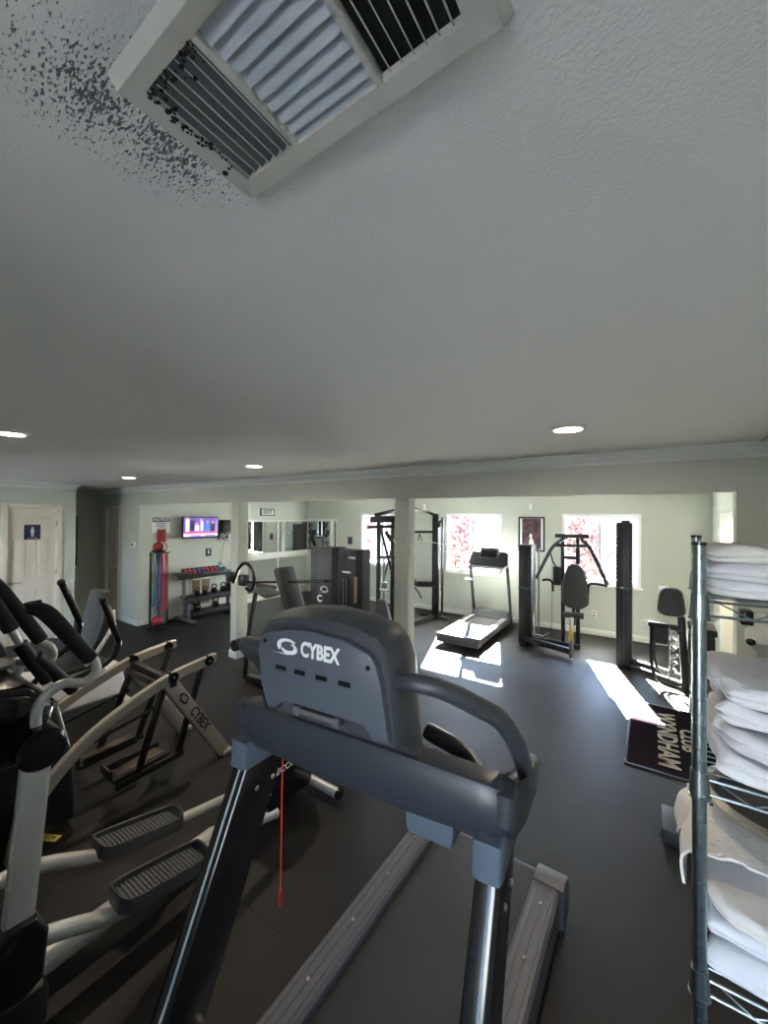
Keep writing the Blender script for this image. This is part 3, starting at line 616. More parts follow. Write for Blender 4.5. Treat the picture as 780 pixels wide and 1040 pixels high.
text('housing_lettering', 'PRECOR', .055, M['white'], rh, (-1.9495, 1.76, .33), (0, 1, 0), (0, 0, 1), .0005, bold=.001, sx=1.1)
b = MB(); b.ell((-1.948, 1.90, .47), (.004, .05, .02)); b.build('housing_badge', M['red'], rh)
# front tower and console housing
b = MB(); b.tube([(-2.14, .22, .15), (-2.14, .30, .70), (-2.14, .36, 1.2)], .055, rad=[.07, .055, .05]); b.build('front_tower', M['black'], el)
b = MB(); b.prism([(.10, 1.02), (.10, 1.26), (.20, 1.36), (.50, 1.30), (.58, 1.22), (.57, 1.10), (.48, 1.02)], 0, -2.46, -1.90, .05, 3); b.build('console_housing', M['gloss'], el)
b = MB(); b.lathe([(.001, 0), (.09, 0), (.105, .012), (.10, .02), (.085, .012), (.001, .008)], (-2.2, .42, 1.325), 28); b.build('cup_holder_rim', M['dark'], el)
b = MB(); b.box((-2.16, .18, 1.52), (.34, .06, .26), .02, Matrix.Rotation(.5, 3, 'X')); b.build('display', M['gloss'], el)
for s, x in ((1, -1.83), (-1, -2.44)):
    # pedal arm with crank link
    dy = 0 if s == 1 else .03; px = -1.83 if s == 1 else -2.19; dz = 0 if s == 1 else .035
    ax = -1.86 if s == 1 else -2.30
    ap = [(ax, .44, .425), (ax, .58, .37), (px-.01, .74, .305), (px, .82, .290), (px, 1.10, .265), (px-.06, 1.6, .30)] if s == 1 else [(ax, .44, .385), (ax, .62, .365), (px, .82, .325), (px, .90, .31), (px, 1.12, .26), (px, 1.6, .18)]
    arm = MB(); arm.tube(ap, .026, 14, smooth=3, rad=[.032, .031, .030, .028, .026, .024]); a_ = arm.build('pedal_arm', M['silver'], el)
    y0, y1 = (.755, 1.155) if s == 1 else (.82, 1.23)
    z0, z1 = (.375, .305) if s == 1 else (.375, .285)
    def pz(y): return z0 + (z1-z0)*(y-y0)/(y1-y0)
    W = .085; N = 28
    def rr(sc, i):
        a = 2*PI*i/N; c_, s_ = math.cos(a), math.sin(a); n_ = 4.6
        ux = math.copysign(abs(c_)**(2/n_), c_); uy = math.copysign(abs(s_)**(2/n_), s_)
        return px+W*sc*ux, (y0+y1)/2 + ((y1-y0)/2-(1-sc)*W)*uy
    b = MB(); prof = [(.88, -.055), (1.0, -.045), (1.0, .005), (.98, .012), (.90, .010), (.88, -.012)]
    rg = []
    for sc, h in prof:
        rg.append([b.bm.verts.new((*rr(sc, i), pz(rr(sc, i)[1])+h+(.018*abs(math.sin(2*PI*i/N))**6 if h > 0 else 0))) for i in range(N)])
    for r1, r2 in zip(rg, rg[1:]):
        for k in range(N): b.bm.faces.new((r1[k], r1[(k+1)%N], r2[(k+1)%N], r2[k]))
    b.bm.faces.new(rg[0]); b.bm.faces.new(rg[-1][::-1]); ped = b.build('foot_pedal', M['dark'], el)
    b = MB()
    for k in range(20):
        y = y0+.035+k*(y1-y0-.07)/19; b.box((px, y, pz(y)-.010), (W*1.6, .008, .006), .002)
    b.build('pedal_ribs', M['grey'], ped)
    # swing arm: lower shoe, flat silver blade, pivot disc, curved tube and foam grip
    b = MB(); b.prism([(.39, .29), (.37, .46), (.42, .54), (.50, .535), (.535, .46), (.52, .30), (.46, .27)], 0, x-.045, x+.045, .016, 3); b.build('link_shoe', M['black'], el)
    b = MB(); b.beam((x, .455, .50), (x, .50, 1.10), .05, .085, .012, side=(1,0,0)); b.build('swing_arm', M['silver'], el)
    px_ = x+s*.055
    b = MB(); b.cyl((x-s*.09, .50, 1.12), (px_, .50, 1.12), .072, seg=32); b.cyl((px_, .50, 1.12), (px_+s*.012, .50, 1.12), .072, .062, seg=32); b.build('pivot_hub', M['gloss'], el)
    tp = [(x, .495, 1.17), (x+s*.005, .50, 1.26), (x+s*.01, .56, 1.315), (x+s*.012, .635, 1.30), (x+s*.01, .675, 1.325), (x, .675, 1.365), (x-s*.002, .65, 1.395)]
    if s == 1: b = MB(); b.tube(tp, .017, 14, smooth=5); b.build('handle_tube', M['silver'], el)
    else: b = MB(); b.tube([(q[0]+.32*min(1, k/3), q[1]-.07*k/6, q[2]+.02*k/6) for k, q in enumerate(tp)], .017, 14, smooth=5); b.build('handle_tube', M['silver'], el)
    gx = x if s == 1 else x+.32
    dy2 = 0 if s == 1 else -.02
    b = MB(); b.tube([(gx, .66, 1.38), (gx, .60, 1.47), (gx, .53, 1.575), (gx, .497, 1.605), (gx, .465, 1.612)] if s == 1 else [(gx, .585, 1.42), (gx, .53, 1.52), (gx, .46, 1.64), (gx, .42, 1.70), (gx, .40, 1.72)], .027, 18, smooth=3, rad=[.026, .027, .028, .026, .018]); b.build('foam_grip', M['matte'], el)
# fixed sleeves behind
for (p0, p1) in (((-2.05, .50, 1.44), (-2.05, .59, 1.265)), ((-2.05, .55, 1.375), (-2.05, .68, 1.195))):
    b = MB(); b.cyl(p0, p1, .026, .024); b.build('handle_sleeve', M['black'], el)
b = MB(); b.tube([(-2.05, .44, 1.58), (-2.05, .475, 1.50), (-2.05, .50, 1.44)], .014, smooth=3); b.build('fixed_handle', M['silver'], el)
b = MB(); b.cyl((-2.05, .38, 1.70), (-2.05, .475, 1.50), .026); b.build('foam_grip', M['matte'], el)
b = MB(); b.tube([(-2.4, .575, 1.45), (-2.4, .58, 1.50), (-2.4, .605, 1.525), (-2.4, .66, 1.53)], .014, smooth=4); b.build('reach_handle', M['gloss'], el)
b = MB(); b.tube([(-2.3, .58, 1.31), (-2.3, .53, 1.20), (-2.3, .50, 1.12)], .018); b.build('mast_tube', M['silver'], el)

# ------------------------------------------------------------------ arc trainer
M['tread'] = mat('brown_rubber_tread', (.075, .055, .042), .6)
ar = thing('arc_trainer', 'arc trainer with two long champagne arched rails and black swinging pedals', 'elliptical', (-3.2, 1.4, 0))
for s, x in ((1, -2.9), (-1, -3.5)):
    pts = [(x, 1.905, .812), (x, 1.79, .80), (x, 1.56, .765), (x, 1.33, .69), (x, 1.10, .585), (x, .94, .47), (x, .83, .36), (x, .74, .25)]
    P, _ = catmull([Vector(q) for q in pts], 6)
    b = MB(); prev = None
    for q, r in zip(P, P[1:]): pass
    rg = []
    for i, q in enumerate(P):
        t = (P[min(i+1, len(P)-1)]-P[max(i-1, 0)]).normalized(); n = Vector((1,0,0)).cross(t).normalized(); hw = .036; tk = .022
        rg.append([b.bm.verts.new(q + Vector((1,0,0))*a_ + n*c_) for a_, c_ in ((-tk, -hw*.8), (-tk, hw*.8), (-tk*.7, hw), (tk*.7, hw), (tk, hw*.8), (tk, -hw*.8), (tk*.7, -hw), (-tk*.7, -hw))])
    for r1, r2 in zip(rg, rg[1:]):
        for k in range(8): b.bm.faces.new((r1[k], r1[(k+1)%8], r2[(k+1)%8], r2[k]))
    b.bm.faces.new(rg[0][::-1]); b.bm.faces.new(rg[-1]); a_ = b.build('arched_rail', M['champ'], ar)
    for (y, z) in ((1.835, .808), (1.555, .772)):
        b = MB(); b.cyl((x-s*.03, y, z), (x+s*.035, y, z), .035, seg=24); b.build('pivot_disc', M['gloss'], a_)
        b = MB(); b.cyl((x+s*.034, y, z), (x+s*.039, y, z), .008, seg=12); b.build('pivot_bolt', M['steel'], a_)
    b = MB(); b.beam((x+s*.0, 1.53, .74), (x, 1.985, .03), .055, .10, .008, side=(1,0,0)); lg = b.build('rear_leg', M['champ'], ar)
    if s == 1:
        d = Vector((0, 1.985-1.53, .03-.74)).normalized(); n = Vector((1,0,0)).cross(d)*1
        text('logo_lettering', 'CYBEX', .095, M['black'], lg, (x+.0285, 1.765, .385), d, d.cross(Vector((1,0,0)))*-1, .0006, bold=.003, sx=.8)
        b = MB(); e = Vector((x+.0288, 1.635, .585)); swoosh(b, e, d, d.cross(Vector((1,0,0)))*-1, .11, .0006); b.build('logo_emblem', M['black'], lg)
    b = MB(); b.beam((x, 1.96, .02), (x, 2.05, .02), .09, .03, .006); b.build('foot_plate', M['champ'], ar)
    b = MB(); b.beam((x, .74, .26), (x, .70, .03), .06, .08, .008); b.build('front_leg', M['champ'], ar)
    xi = x - s*.055
    # hanging links carry the pedal
    off = 0 if s == 1 else -.06
    b = MB(); b.beam((xi, 1.835, .80), (xi, 1.64+off, .16), .03, .048, .01); b.build('swing_link', M['black'], ar)
    b = MB(); b.beam((xi, 1.555, .77), (xi, 1.36+off, .16), .03, .048, .01); b.build('swing_link', M['black'], ar)
    b = MB(); b.beam((xi, 1.22+off, .13), (xi, 1.68+off, .15), .035, .05, .01); b.build('pedal_bar', M['black'], ar)
    b = MB(); b.beam((xi-s*.07, 1.20+off, .17), (xi-s*.07, 1.58+off, .19), .15, .025, .01, side=(1,0,0)); b.beam((xi-s*.07, 1.19+off, .20), (xi-s*.07, 1.19+off, .25), .15, .02, .006, side=(1,0,0)); b.beam((xi-s*.135, 1.22+off, .205), (xi-s*.135, 1.56+off, .215), .02, .045, .006, side=(1,0,0)); pd = b.build('foot_pedal', M['black'], ar)
    b = MB(); b.beam((xi-s*.07, 1.24+off, .186), (xi-s*.07, 1.54+off, .205), .11, .006, .002, side=(1,0,0)); b.build('pedal_tread', M['tread'], pd)
    b = MB(); b.tube([(xi-s*.02, 1.50, .56), (xi-s*.02, 1.02, .47)], .012); b.build('push_rod', M['gloss'], ar)
    # handles
    if s == 1: hp = [(-3.12, .80, .78), (-3.12, 1.0, .86), (-3.13, 1.22, .92), (-3.14, 1.30, 1.02), (-3.14, 1.27, 1.14), (-3.14, 1.20, 1.36)]
    else: hp = [(-3.46, .92, .80), (-3.46, 1.02, .93), (-3.45, 1.13, 1.02), (-3.44, 1.17, 1.14), (-3.43, 1.14, 1.24), (-3.42, 1.05, 1.47)]
    b = MB(); b.tube(hp, .02, 14, smooth=5, rad=[.018, .018, .019, .020, .022, .022]); h_ = b.build('arm_handle', M['gloss'], ar)
    b = MB(); b.ell(hp[-1], (.052, .05, .052)); b.build('handle_knob', M['gloss'], h_)
    e = Vector(hp[-1]) - Vector(hp[-2]); q0 = Vector(hp[-2]) + e*.15; q1 = Vector(hp[-2]) + e*.82
    b = MB(); b.tube([q0+Vector((.012, .016, 0)), q1+Vector((.012, .016, 0))], .008, 8); b.build('sensor_strip', M['steel'], h_)
b = MB(); b.prism([(.45, .04), (.42, .50), (.52, .78), (.74, .86), (.92, .80), (1.0, .45), (1.02, .04)], 0, -3.42, -2.98, .04, 3); b.build('front_shroud', M['black'], ar)
b = MB(); b.beam((-3.53, 1.555, .73), (-2.87, 1.555, .73), .06, .07, .01, side=(0,1,0)); b.beam((-3.5, 1.52, .70), (-2.9, 1.52, .70), .05, .05, .01, side=(0,1,0)); b.build('cross_beam', M['black'], ar)
b = MB(); b.beam((-3.53, .74, .05), (-2.87, .74, .05), .06, .06, .01, side=(0,1,0)); b.build('front_cross_bar', M['black'], ar)
b = MB(); b.tube([(-3.2, .70, .8), (-3.2, .62, 1.15)], .04); b.box((-3.2, .60, 1.25), (.36, .09, .28), .03, Matrix.Rotation(.45, 3, 'X')); b.build('console', M['black'], ar)
b = MB(); b.span((-3.02, 1.00, .48), (-2.98, 1.06, .50), .004); b.build('yellow_label', M['yellow'], ar)

# ------------------------------------------------------------------ recumbent bike further back
rb = thing('recumbent_bike', 'recumbent exercise bike with a curved black seat back near the restroom door', 'exercise bike', (-4.9, 1.6, 0))
BK = Matrix.Identity(4)
b = MB(); b.beam((-4.9, .75, .14), (-4.9, 2.15, .14), .12, .12, .03, side=(1,0,0)); b.beam((-5.2, 2.12, .05), (-4.6, 2.12, .05), .08, .06, .02, side=(0,1,0)); b.beam((-5.2, .78, .05), (-4.6, .78, .05), .08, .06, .02, side=(0,1,0)); b.build('frame', M['silver'], rb)
b = MB(); b.prism([(.55, .10), (.52, .55), (.65, .78), (.90, .74), (1.15, .50), (2.1, .42), (2.15, .12)], 0, -5.04, -4.76, .05, 3); b.build('shroud', M['vinyl'], rb)
b = MB(); b.prism([(1.48, .47), (1.50, .53), (1.90, .56), (1.96, .50)], 0, -5.12, -4.68, .03, 3); b.build('seat', M['pad'], rb)
b = MB(); rg = []
for k in range(9):
    t = k/8; zz = .62+.56*t; yy = 1.83+.13*t+.02*math.sin(PI*t); ww = .24*math.sin(PI*(.22+.62*t))**.6
    rg.append([b.bm.verts.new((-4.9+ww*u, yy+(.05*u*u*-1)+dd, zz)) for u, dd in ((-1, 0), (-.7, -.02), (0, -.025), (.7, -.02), (1, 0), (1, .04), (0, .05), (-1, .04))])
for r1, r2 in zip(rg, rg[1:]):
    for k in range(8): b.bm.faces.new((r1[k], r1[(k+1)%8], r2[(k+1)%8], r2[k]))
b.bm.faces.new(rg[0][::-1]); b.bm.faces.new(rg[-1]); b.build('seat_back', M['pad'], rb)
b = MB(); b.tube([(-4.62, 1.72, .55), (-4.60, 1.80, .66), (-4.62, 1.93, .86), (-4.72, 1.98, 1.0)], .018, smooth=5); b.tube([(-5.18, 1.72, .55), (-5.20, 1.80, .66), (-5.18, 1.93, .86), (-5.08, 1.98, 1.0)], .018, smooth=5); b.build('seat_arms', M['silver'], rb)
b = MB(); b.tube([(-4.9, .72, .70), (-4.9, .78, 1.05)], .03); b.box((-4.9, .80, 1.18), (.40, .08, .26), .03, Matrix.Rotation(.35, 3, 'X')); b.build('console', M['black'], rb)
b = MB(); b.tube([(-4.62, 1.12, 1.06), (-4.66, 1.02, 1.10), (-4.75, .88, 1.05), (-4.9, .82, 1.0), (-5.05, .88, 1.05), (-5.14, 1.02, 1.10), (-5.18, 1.12, 1.06)], .017, smooth=4); b.build('handlebar', M['gloss'], rb)
for s in (-1, 1):
    b = MB(); b.beam((-4.9+s*.19, 1.0, .42), (-4.9+s*.19, 1.0+s*.14, .42-s*.1), .02, .03, .006); b.beam((-4.9+s*.25, .96+s*.14, .42-s*.1), (-4.9+s*.25, 1.05+s*.14, .42-s*.1), .09, .03, .006, side=(1,0,0)); b.build('pedal', M['black'], rb)

rb.location = (-4.60, 1.40, 0)
# ------------------------------------------------------------------ arm machine with two tall weight towers in front of the openings
am = thing('arm_press_machine', 'black seated arm machine with two tall weight towers beyond the near treadmill', 'exercise machine', (-3.1, 3.1, 0))
def tower(x0, x1, y0, y1, h, mk):
    b = MB(); d = .05; pl = [(x0+d*.4, y0), (x1-d, y0), (x1, y0+d), (x1, y1), (x0, y1), (x0, y0+d*.4)]
    b.prism(pl, 2, .0, h, .018, 3); t = b.build('weight_tower', M['black'], am)
    b = MB()
    for k in range(3): b.span((x0+.03+k*.035, y0-.004, .05), (x0+.036+k*.035, y0, h-.05), .001)
    b.build('tower_grooves', M['gloss'], t); return t
t1 = tower(-3.02, -2.66, 3.08, 3.26, 1.63, 0)
t2 = tower(-2.635, -2.35, 3.08, 3.26, 1.62, 1)
b = MB(); swoosh(b, (-2.80, 3.074, 1.19), (1, 0, 0), (0, 0, 1), .13, .001); b.build('logo_emblem', M['white'], t1)
text('logo_letter', 'C', .10, M['white'], t1, (-2.865, 3.074, 1.09), (1, 0, 0), (0, 0, 1), .001, bold=.004)
b = MB(); b.cyl((-2.76, 3.05, .35), (-2.76, 3.05, 1.0), .03); b.build('chrome_post', M['steel'], am)
b = MB(); b.span((-2.557, 3.072, .55), (-2.475, 3.082, 1.36), .004); w_ = b.build('stack_window', M['belt'], t2)
b = MB()
for k in range(13): b.span((-2.55, 3.066, .56+k*.032), (-2.482, 3.074, .588+k*.032), .002)
b.build('weight_plates', M['steel'], w_)
b = MB(); b.cyl((-2.535, 3.062, .95), (-2.535, 3.062, 1.34), .006); b.cyl((-2.497, 3.062, .95), (-2.497, 3.062, 1.34), .006); b.build('guide_rods', M['chrome'], w_)
b = MB(); b.span((-2.41, 3.074, 1.10), (-2.375, 3.080, 1.36), .002); b.build('instruction_plate', M['wood'], t2)
text('small_lettering', 'CYBEX', .03, M['white'], t2, (-2.44, 3.0765, 1.54), (1, 0, 0), (0, 0, 1), .0006, bold=.001)
b = MB(); b.span((-2.56, 3.075, 1.385), (-2.46, 3.081, 1.405), .001); b.build('window_label', M['white'], t2)
b = MB(); b.beam((-3.95, 3.02, .04), (-2.4, 3.16, .04), .08, .07, .01, side=(0,1,0)); b.beam((-3.35, 2.72, .04), (-3.35, 3.45, .04), .08, .07, .01); b.build('base_frame', M['black'], am)
b = MB(); b.beam((-3.30, 3.16, .04), (-3.30, 3.16, 1.05), .06, .06, .01); b.beam((-3.30, 3.10, .42), (-3.45, 2.95, .44), .06, .06, .01); b.build('seat_post', M['black'], am)
b = MB(); b.box((-3.47, 3.0, .48), (.34, .30, .07), .03); b.build('seat', M['pad'], am)
# back pad leaning to the right
b = MB(); rot = Matrix.Rotation(-.30, 3, 'Y')*1
b.box((-3.245, 3.02, 1.13), (.085, .26, .56), .035, Matrix.Rotation(-.42, 3, 'Y'), 3); b.build('back_pad', M['pad'], am)
b = MB(); b.tube([(-3.94, 3.0, 1.165), (-3.3, 3.0, 1.23), (-2.74, 3.03, 1.29)], .014); b.build('arm_bar', M['gloss'], am)
b = MB(); b.tube([(-4.22, 3.0, 1.13), (-4.16, 3.0, 1.24), (-4.09, 3.0, 1.34), (-3.99, 3.0, 1.385), (-3.89, 3.0, 1.34), (-3.835, 3.0, 1.24), (-3.84, 3.0, 1.13), (-3.90, 3.0, 1.07), (-3.97, 3.0, 1.09)], .020, smooth=5); b.build('curved_handle', M['gloss'], am)
b = MB(); b.box((-4.02, 3.0, 1.18), (.11, .09, .13), .015); b.box((-4.27, 3.0, 1.20), (.07, .08, .12), .015); b.build('pivot_block', M['black'], am)
b = MB(); b.beam((-3.78, 3.0, 1.12), (-3.94, 3.0, .45), .03, .05, .008); b.beam((-3.94, 3.0, .45), (-3.97, 3.0, .03), .03, .05, .008); b.build('front_leg', M['black'], am)
b = MB(); b.cyl((-4.0, 2.86, .44), (-4.0, 3.12, .44), .065, seg=24); b.build('roller_pad', M['pad'], am)
b = MB(); b.box((-3.62, 3.02, 1.08), (.22, .22, .05), .02, Matrix.Rotation(.25, 3, 'Y')); b.build('elbow_pad', M['padl'], am)

# ------------------------------------------------------------------ cable gym behind the middle post
cg = thing('cable_gym', 'tall black cable gym standing behind the middle post, arched crossbar on top', 'exercise machine', (-3.5, 6.1, 0))
b = MB(); b.beam((-3.42, 6.9, 0), (-3.42, 6.9, 2.02), .12, .09, .01); b.beam((-3.30, 6.94, 0), (-3.30, 6.94, 1.95), .03, .05, .006); b.build('rear_upright', M['black'], cg)
b = MB(); b.beam((-3.31, 6.88, .55), (-3.31, 6.88, 1.75), .012, .012, .002); b.build('chrome_guide', M['chrome'], cg)
b = MB(); b.tube([(-3.44, 6.95, 1.98), (-3.47, 6.6, 2.05), (-3.5, 6.1, 2.09), (-3.52, 5.6, 2.06), (-3.62, 5.15, 1.98)], .03, 6, smooth=4); b.build('arched_crossbar', M['black'], cg)
for (x, y, h) in ((-3.62, 5.25, 1.97), (-3.48, 5.45, 1.95), (-3.36, 5.55, 1.9)): b = MB(); b.beam((x, y, 0), (x, y, h), .055, .055, .008); b.build('front_upright', M['black'], cg)
b = MB(); b.beam((-3.75, 5.2, 1.90), (-3.30, 5.3, 1.92), .05, .10, .01, side=(0,1,0)); b.beam((-3.78, 5.15, 1.78), (-3.35, 5.35, 1.80), .05, .05, .01, side=(0,1,0)); b.beam((-3.62, 5.25, 1.30), (-3.35, 5.55, 1.30), .04, .04, .006); b.build('crosshead', M['black'], cg)
b = MB(); b.beam((-3.60, 5.25, 1.80), (-3.44, 5.35, 1.10), .03, .04, .006); b.beam((-3.44, 5.35, 1.45), (-3.60, 5.3, .75), .02, .03, .006); b.beam((-3.46, 5.2, 1.72), (-3.30, 5.3, 1.45), .05, .05, .01); b.build('press_arm', M['black'], cg)
b = MB()
for k in range(10): b.box((-3.40, 5.62, .90+k*.045), (.16, .10, .038), .005)
b.build('weight_plates', M['vinyl'], cg)
b = MB(); b.beam((-3.62, 5.25, .05), (-3.42, 6.95, .05), .07, .08, .01); b.beam((-3.62, 5.0, .05), (-3.62, 5.6, .05), .07, .08, .01); b.beam((-3.75, 6.92, .04), (-3.15, 6.92, .04), .06, .06, .01, side=(0,1,0)); b.build('base_frame', M['black'], cg)
b = MB(); b.beam((-3.40, 5.40, 1.0), (-3.34, 5.30, .02), .09, .07, .01); b.build('lower_frame', M['black'], cg)
b = MB(); b.prism([(x+.175, z-.02) for x, z in [(-3.80, .33), (-3.82, .36), (-3.715, .66), (-3.69, .69), (-3.60, .69), (-3.575, .66), (-3.47, .36), (-3.49, .33)]], 1, 5.10, 5.18, .025, 3); b.build('trapezoid_pad', M['padl'], cg)
b = MB(); b.cyl((-3.48, 5.2, .62), (-3.48, 5.2, 1.3), .014); b.cyl((-3.55, 5.2, .80), (-3.40, 5.2, .80), .022); b.cyl((-3.51, 5.2, .80), (-3.51, 5.2, .92), .018); b.cyl((-3.44, 5.2, .80), (-3.44, 5.2, .92), .018); b.build('pad_stem', M['chrome'], cg)
b = MB(); b.tube([(-3.34, 6.86, 1.86), (-3.28, 6.84, 1.88), (-3.24, 6.82, 1.82), (-3.25, 6.82, 1.74)], .02, smooth=4); b.cyl((-3.33, 6.83, 1.80), (-3.33, 6.87, 1.80), .045); b.build('pulley_hook', M['black'], cg)
b = MB(); b.beam((-3.86, 6.8, 1.66), (-3.42, 6.88, 1.67), .035, .05, .006, side=(0,1,0)); b.beam((-3.87, 6.8, 1.68), (-3.87, 6.8, 1.30), .03, .04, .006); b.tube([(-3.72, 6.8, 1.62), (-3.76, 6.8, 1.50), (-3.67, 6.8, 1.50), (-3.72, 6.8, 1.62)], .01); b.build('hanging_grips', M['black'], cg)
b = MB(); b.tube([(-3.75, 6.75, 1.47), (-3.35, 6.72, 1.47), (-3.15, 6.70, 1.44), (-3.07, 6.70, 1.38)], .009, smooth=4); b.build('lat_bar', M['steel'], cg)
b = MB(); b.beam((-3.86, 6.6, .95), (-3.70, 6.6, .65), .10, .04, .01); b.beam((-3.75, 6.7, .66), (-3.42, 6.85, .66), .05, .10, .01, side=(0,1,0)); b.tube([(-3.72, 6.6, .62), (-3.62, 6.6, .52), (-3.56, 6.6, .42)], .014); b.build('bench_bracket', M['black'], cg)

# ------------------------------------------------------------------ far treadmill under the middle window
ft = thing('treadmill', 'far treadmill in the sun patch under the middle window, deck towards us', 'treadmill', (-2.38, 6.4, 0))
def fx(x): return -2.39+x
b = MB(); b.prism([(5.62, .10), (7.15, .12), (7.15, .17), (5.62, .15)], 0, fx(-.23), fx(.23), .004); b.build('running_belt', M['belt'], ft)
for s in (-1, 1): b = MB(); b.prism([(5.56, .06), (7.18, .08), (7.18, .20), (5.56, .165)], 0, fx(s*.235), fx(s*.335), .012); b.build('side_rail', M['rail'], ft)
b = MB(); b.prism([(5.53, .05), (5.53, .14), (5.56, .175), (5.66, .17), (5.66, .05)], 0, fx(-.34), fx(.34), .012); b.build('rear_cover', M['rail'], ft)
b = MB(); b.prism([(6.95, .06), (6.90, .18), (7.0, .27), (7.25, .25), (7.34, .06)], 0, fx(-.33), fx(.33), .03, 3); b.build('motor_cover', M['dark'], ft)
for s in (-1, 1):
    b = MB(); b.beam((fx(s*.345), 7.18, .02), (fx(s*.335), 6.92, 1.10), .04, .07, .01); b.build('upright', M['rail'], ft)
    b = MB(); b.tube([(fx(s*.33), 6.92, 1.10), (fx(s*.33), 6.65, 1.07), (fx(s*.33), 6.50, 1.03)], .02, smooth=3); b.build('handrail', M['silver'], ft)
b = MB(); b.prism([(fx(-.37), 1.09), (fx(-.27), 1.33), (fx(-.24), 1.35), (fx(.31), 1.35), (fx(.35), 1.32), (fx(.35), 1.12), (fx(.30), 1.08)], 1, 6.86, 6.94, .02, 3); co = b.build('console', M['dark'], ft)
b = MB(); b.prism([(fx(-.15), 1.23), (fx(-.10), 1.40), (fx(-.07), 1.43), (fx(.20), 1.43), (fx(.22), 1.40), (fx(.21), 1.23)], 1, 6.80, 6.86, .015, 3); b.build('display_pod', M['rail'], co)
b = MB(); b.prism([(fx(-.10), 1.26), (fx(-.07), 1.38), (fx(.17), 1.38), (fx(.18), 1.26)], 1, 6.792, 6.80); b.build('screen', M['gloss'], co)
b = MB(); b.span((fx(-.44), 6.90, .80), (fx(-.30), 6.96, .83), .008); b.build('towel_clip', M['silver'], ft)
b = MB(); b.beam((fx(-.34), 6.95, 1.06), (fx(.34), 6.95, 1.06), .03, .05, .008, side=(0,1,0)); b.build('console_crossbar', M['silver'], ft)

# ------------------------------------------------------------------ chest press
cp = thing('chest_press_machine', 'chest press with spread steel arms and tall back pad before the right window', 'exercise machine', (-1.1, 6.3, 0))
b = MB(); b.span((-1.69, 6.28, .02), (-1.50, 6.50, 1.52), .012); tw = b.build('weight_tower', M['black'], cp)
b = MB(); b.span((-1.695, 6.27, .86), (-1.495, 6.51, .885), .004); b.build('tower_band', M['dark'], tw); b = MB(); b.span((-1.70, 6.27, 1.50), (-1.49, 6.51, 1.535), .008); b.build('tower_cap', M['dark'], tw)
b = MB(); b.cyl((-1.455, 6.30, .18), (-1.455, 6.30, 1.53), .020); b.cyl((-1.42, 6.42, .18), (-1.42, 6.42, 1.50), .014); b.build('chrome_tube', M['chrome'], cp)
b = MB(); b.beam((-1.60, 6.28, .10), (-.92, 6.05, .10), .06, .08, .01, side=(0,1,0)); b.beam((-1.60, 6.52, .05), (-.85, 6.52, .05), .06, .07, .01, side=(0,1,0)); b.beam((-1.60, 6.2, .03), (-1.60, 6.6, .03), .07, .05, .01); b.build('base_frame', M['black'], cp)
for x in (-1.09, -.885): b = MB(); b.beam((x, 6.55, 0), (x, 6.5, 1.67), .055, .07, .01); b.build('upright', M['black'], cp)
b = MB(); b.beam((-1.18, 6.40, 1.69), (-.72, 6.40, 1.69), .07, .055, .01, side=(0,1,0)); b.beam((-1.09, 6.5, 1.36), (-.885, 6.5, 1.36), .04, .05, .006, side=(0,1,0)); b.build('top_beam', M['black'], cp)
for s in (-1, 1):
    c0 = -.93
    b = MB(); b.tube([(c0+s*.08, 6.38, 1.68), (c0+s*.22, 6.2, 1.56), (c0+s*.30, 6.15, 1.42), (c0+s*.46, 6.1, 1.06)], .024, smooth=4); b.build('press_arm', M['dark'], cp)
    b = MB(); b.tube([(c0+s*(.46 if s > 0 else .37), 6.1, 1.045), (c0+s*.30, 6.1, 1.06), (c0+s*.235, 6.1, 1.03), (c0+s*.225, 6.1, .90)], .017, smooth=4); b.build('hand_grip', M['matte'], cp)
b = MB(); b.cyl((c0-.225, 6.22, 1.555), (c0+.225, 6.22, 1.565), .022); b.build('arm_crossbar', M['dark'], cp)
def pad(parent, name, cx, y, z0, z1, w0, w1, w2, th, m):
    b = MB(); rg = []; n = 16
    for k in range(n+1):
        t = k/n; z = z0+(z1-z0)*t; ww = (w0*(1-t)**2+2*w1*t*(1-t)+w2*t*t)/2; e = min(t, 1-t); ww *= min(1, (.55+ (e*9)**.5*.45)) if e < .11 else 1
        rg.append([b.bm.verts.new((cx+ww*u, y+v_*th, z)) for u, v_ in ((-1, .1), (-.9, -.35), (-.5, -.5), (0, -.52), (.5, -.5), (.9, -.35), (1, .1), (.92, .5), (-.92, .5))])
    for r1, r2 in zip(rg, rg[1:]):
        for k in range(9): b.bm.faces.new((r1[k], r1[(k+1)%9], r2[(k+1)%9], r2[k]))
    b.bm.faces.new(rg[0][::-1]); b.bm.faces.new(rg[-1]); return b.build(name, m, parent)
pad(cp, 'back_pad', -.865, 6.1, .70, 1.31, .34, .40, .18, .09, M['padl'])
b = MB(); b.box((-.87, 6.02, .58), (.36, .34, .08), .03); b.build('seat', M['padl'], cp) if 0 else b.bm.free()
b = MB(); b.beam((-.875, 6.14, .72), (-.885, 6.50, .80), .05, .05, .01); b.beam((-.885, 6.14, .80), (-.885, 6.14, .45), .05, .05, .01); b.build('pad_bracket', M['black'], cp)
b = MB(); b.cyl((-1.01, 6.06, .60), (-.75, 6.06, .61), .042, seg=24); b.build('roller_pad', M['padl'], cp)
b = MB(); b.beam((-.90, 6.06, .62), (-.90, 6.02, .02), .05, .06, .01); b.build('front_post', M['steel'], cp)
b = MB(); b.span((-.925, 5.99, .26), (-.875, 6.0, .42), .003); b.build('warning_label', M['yellow'], cp)
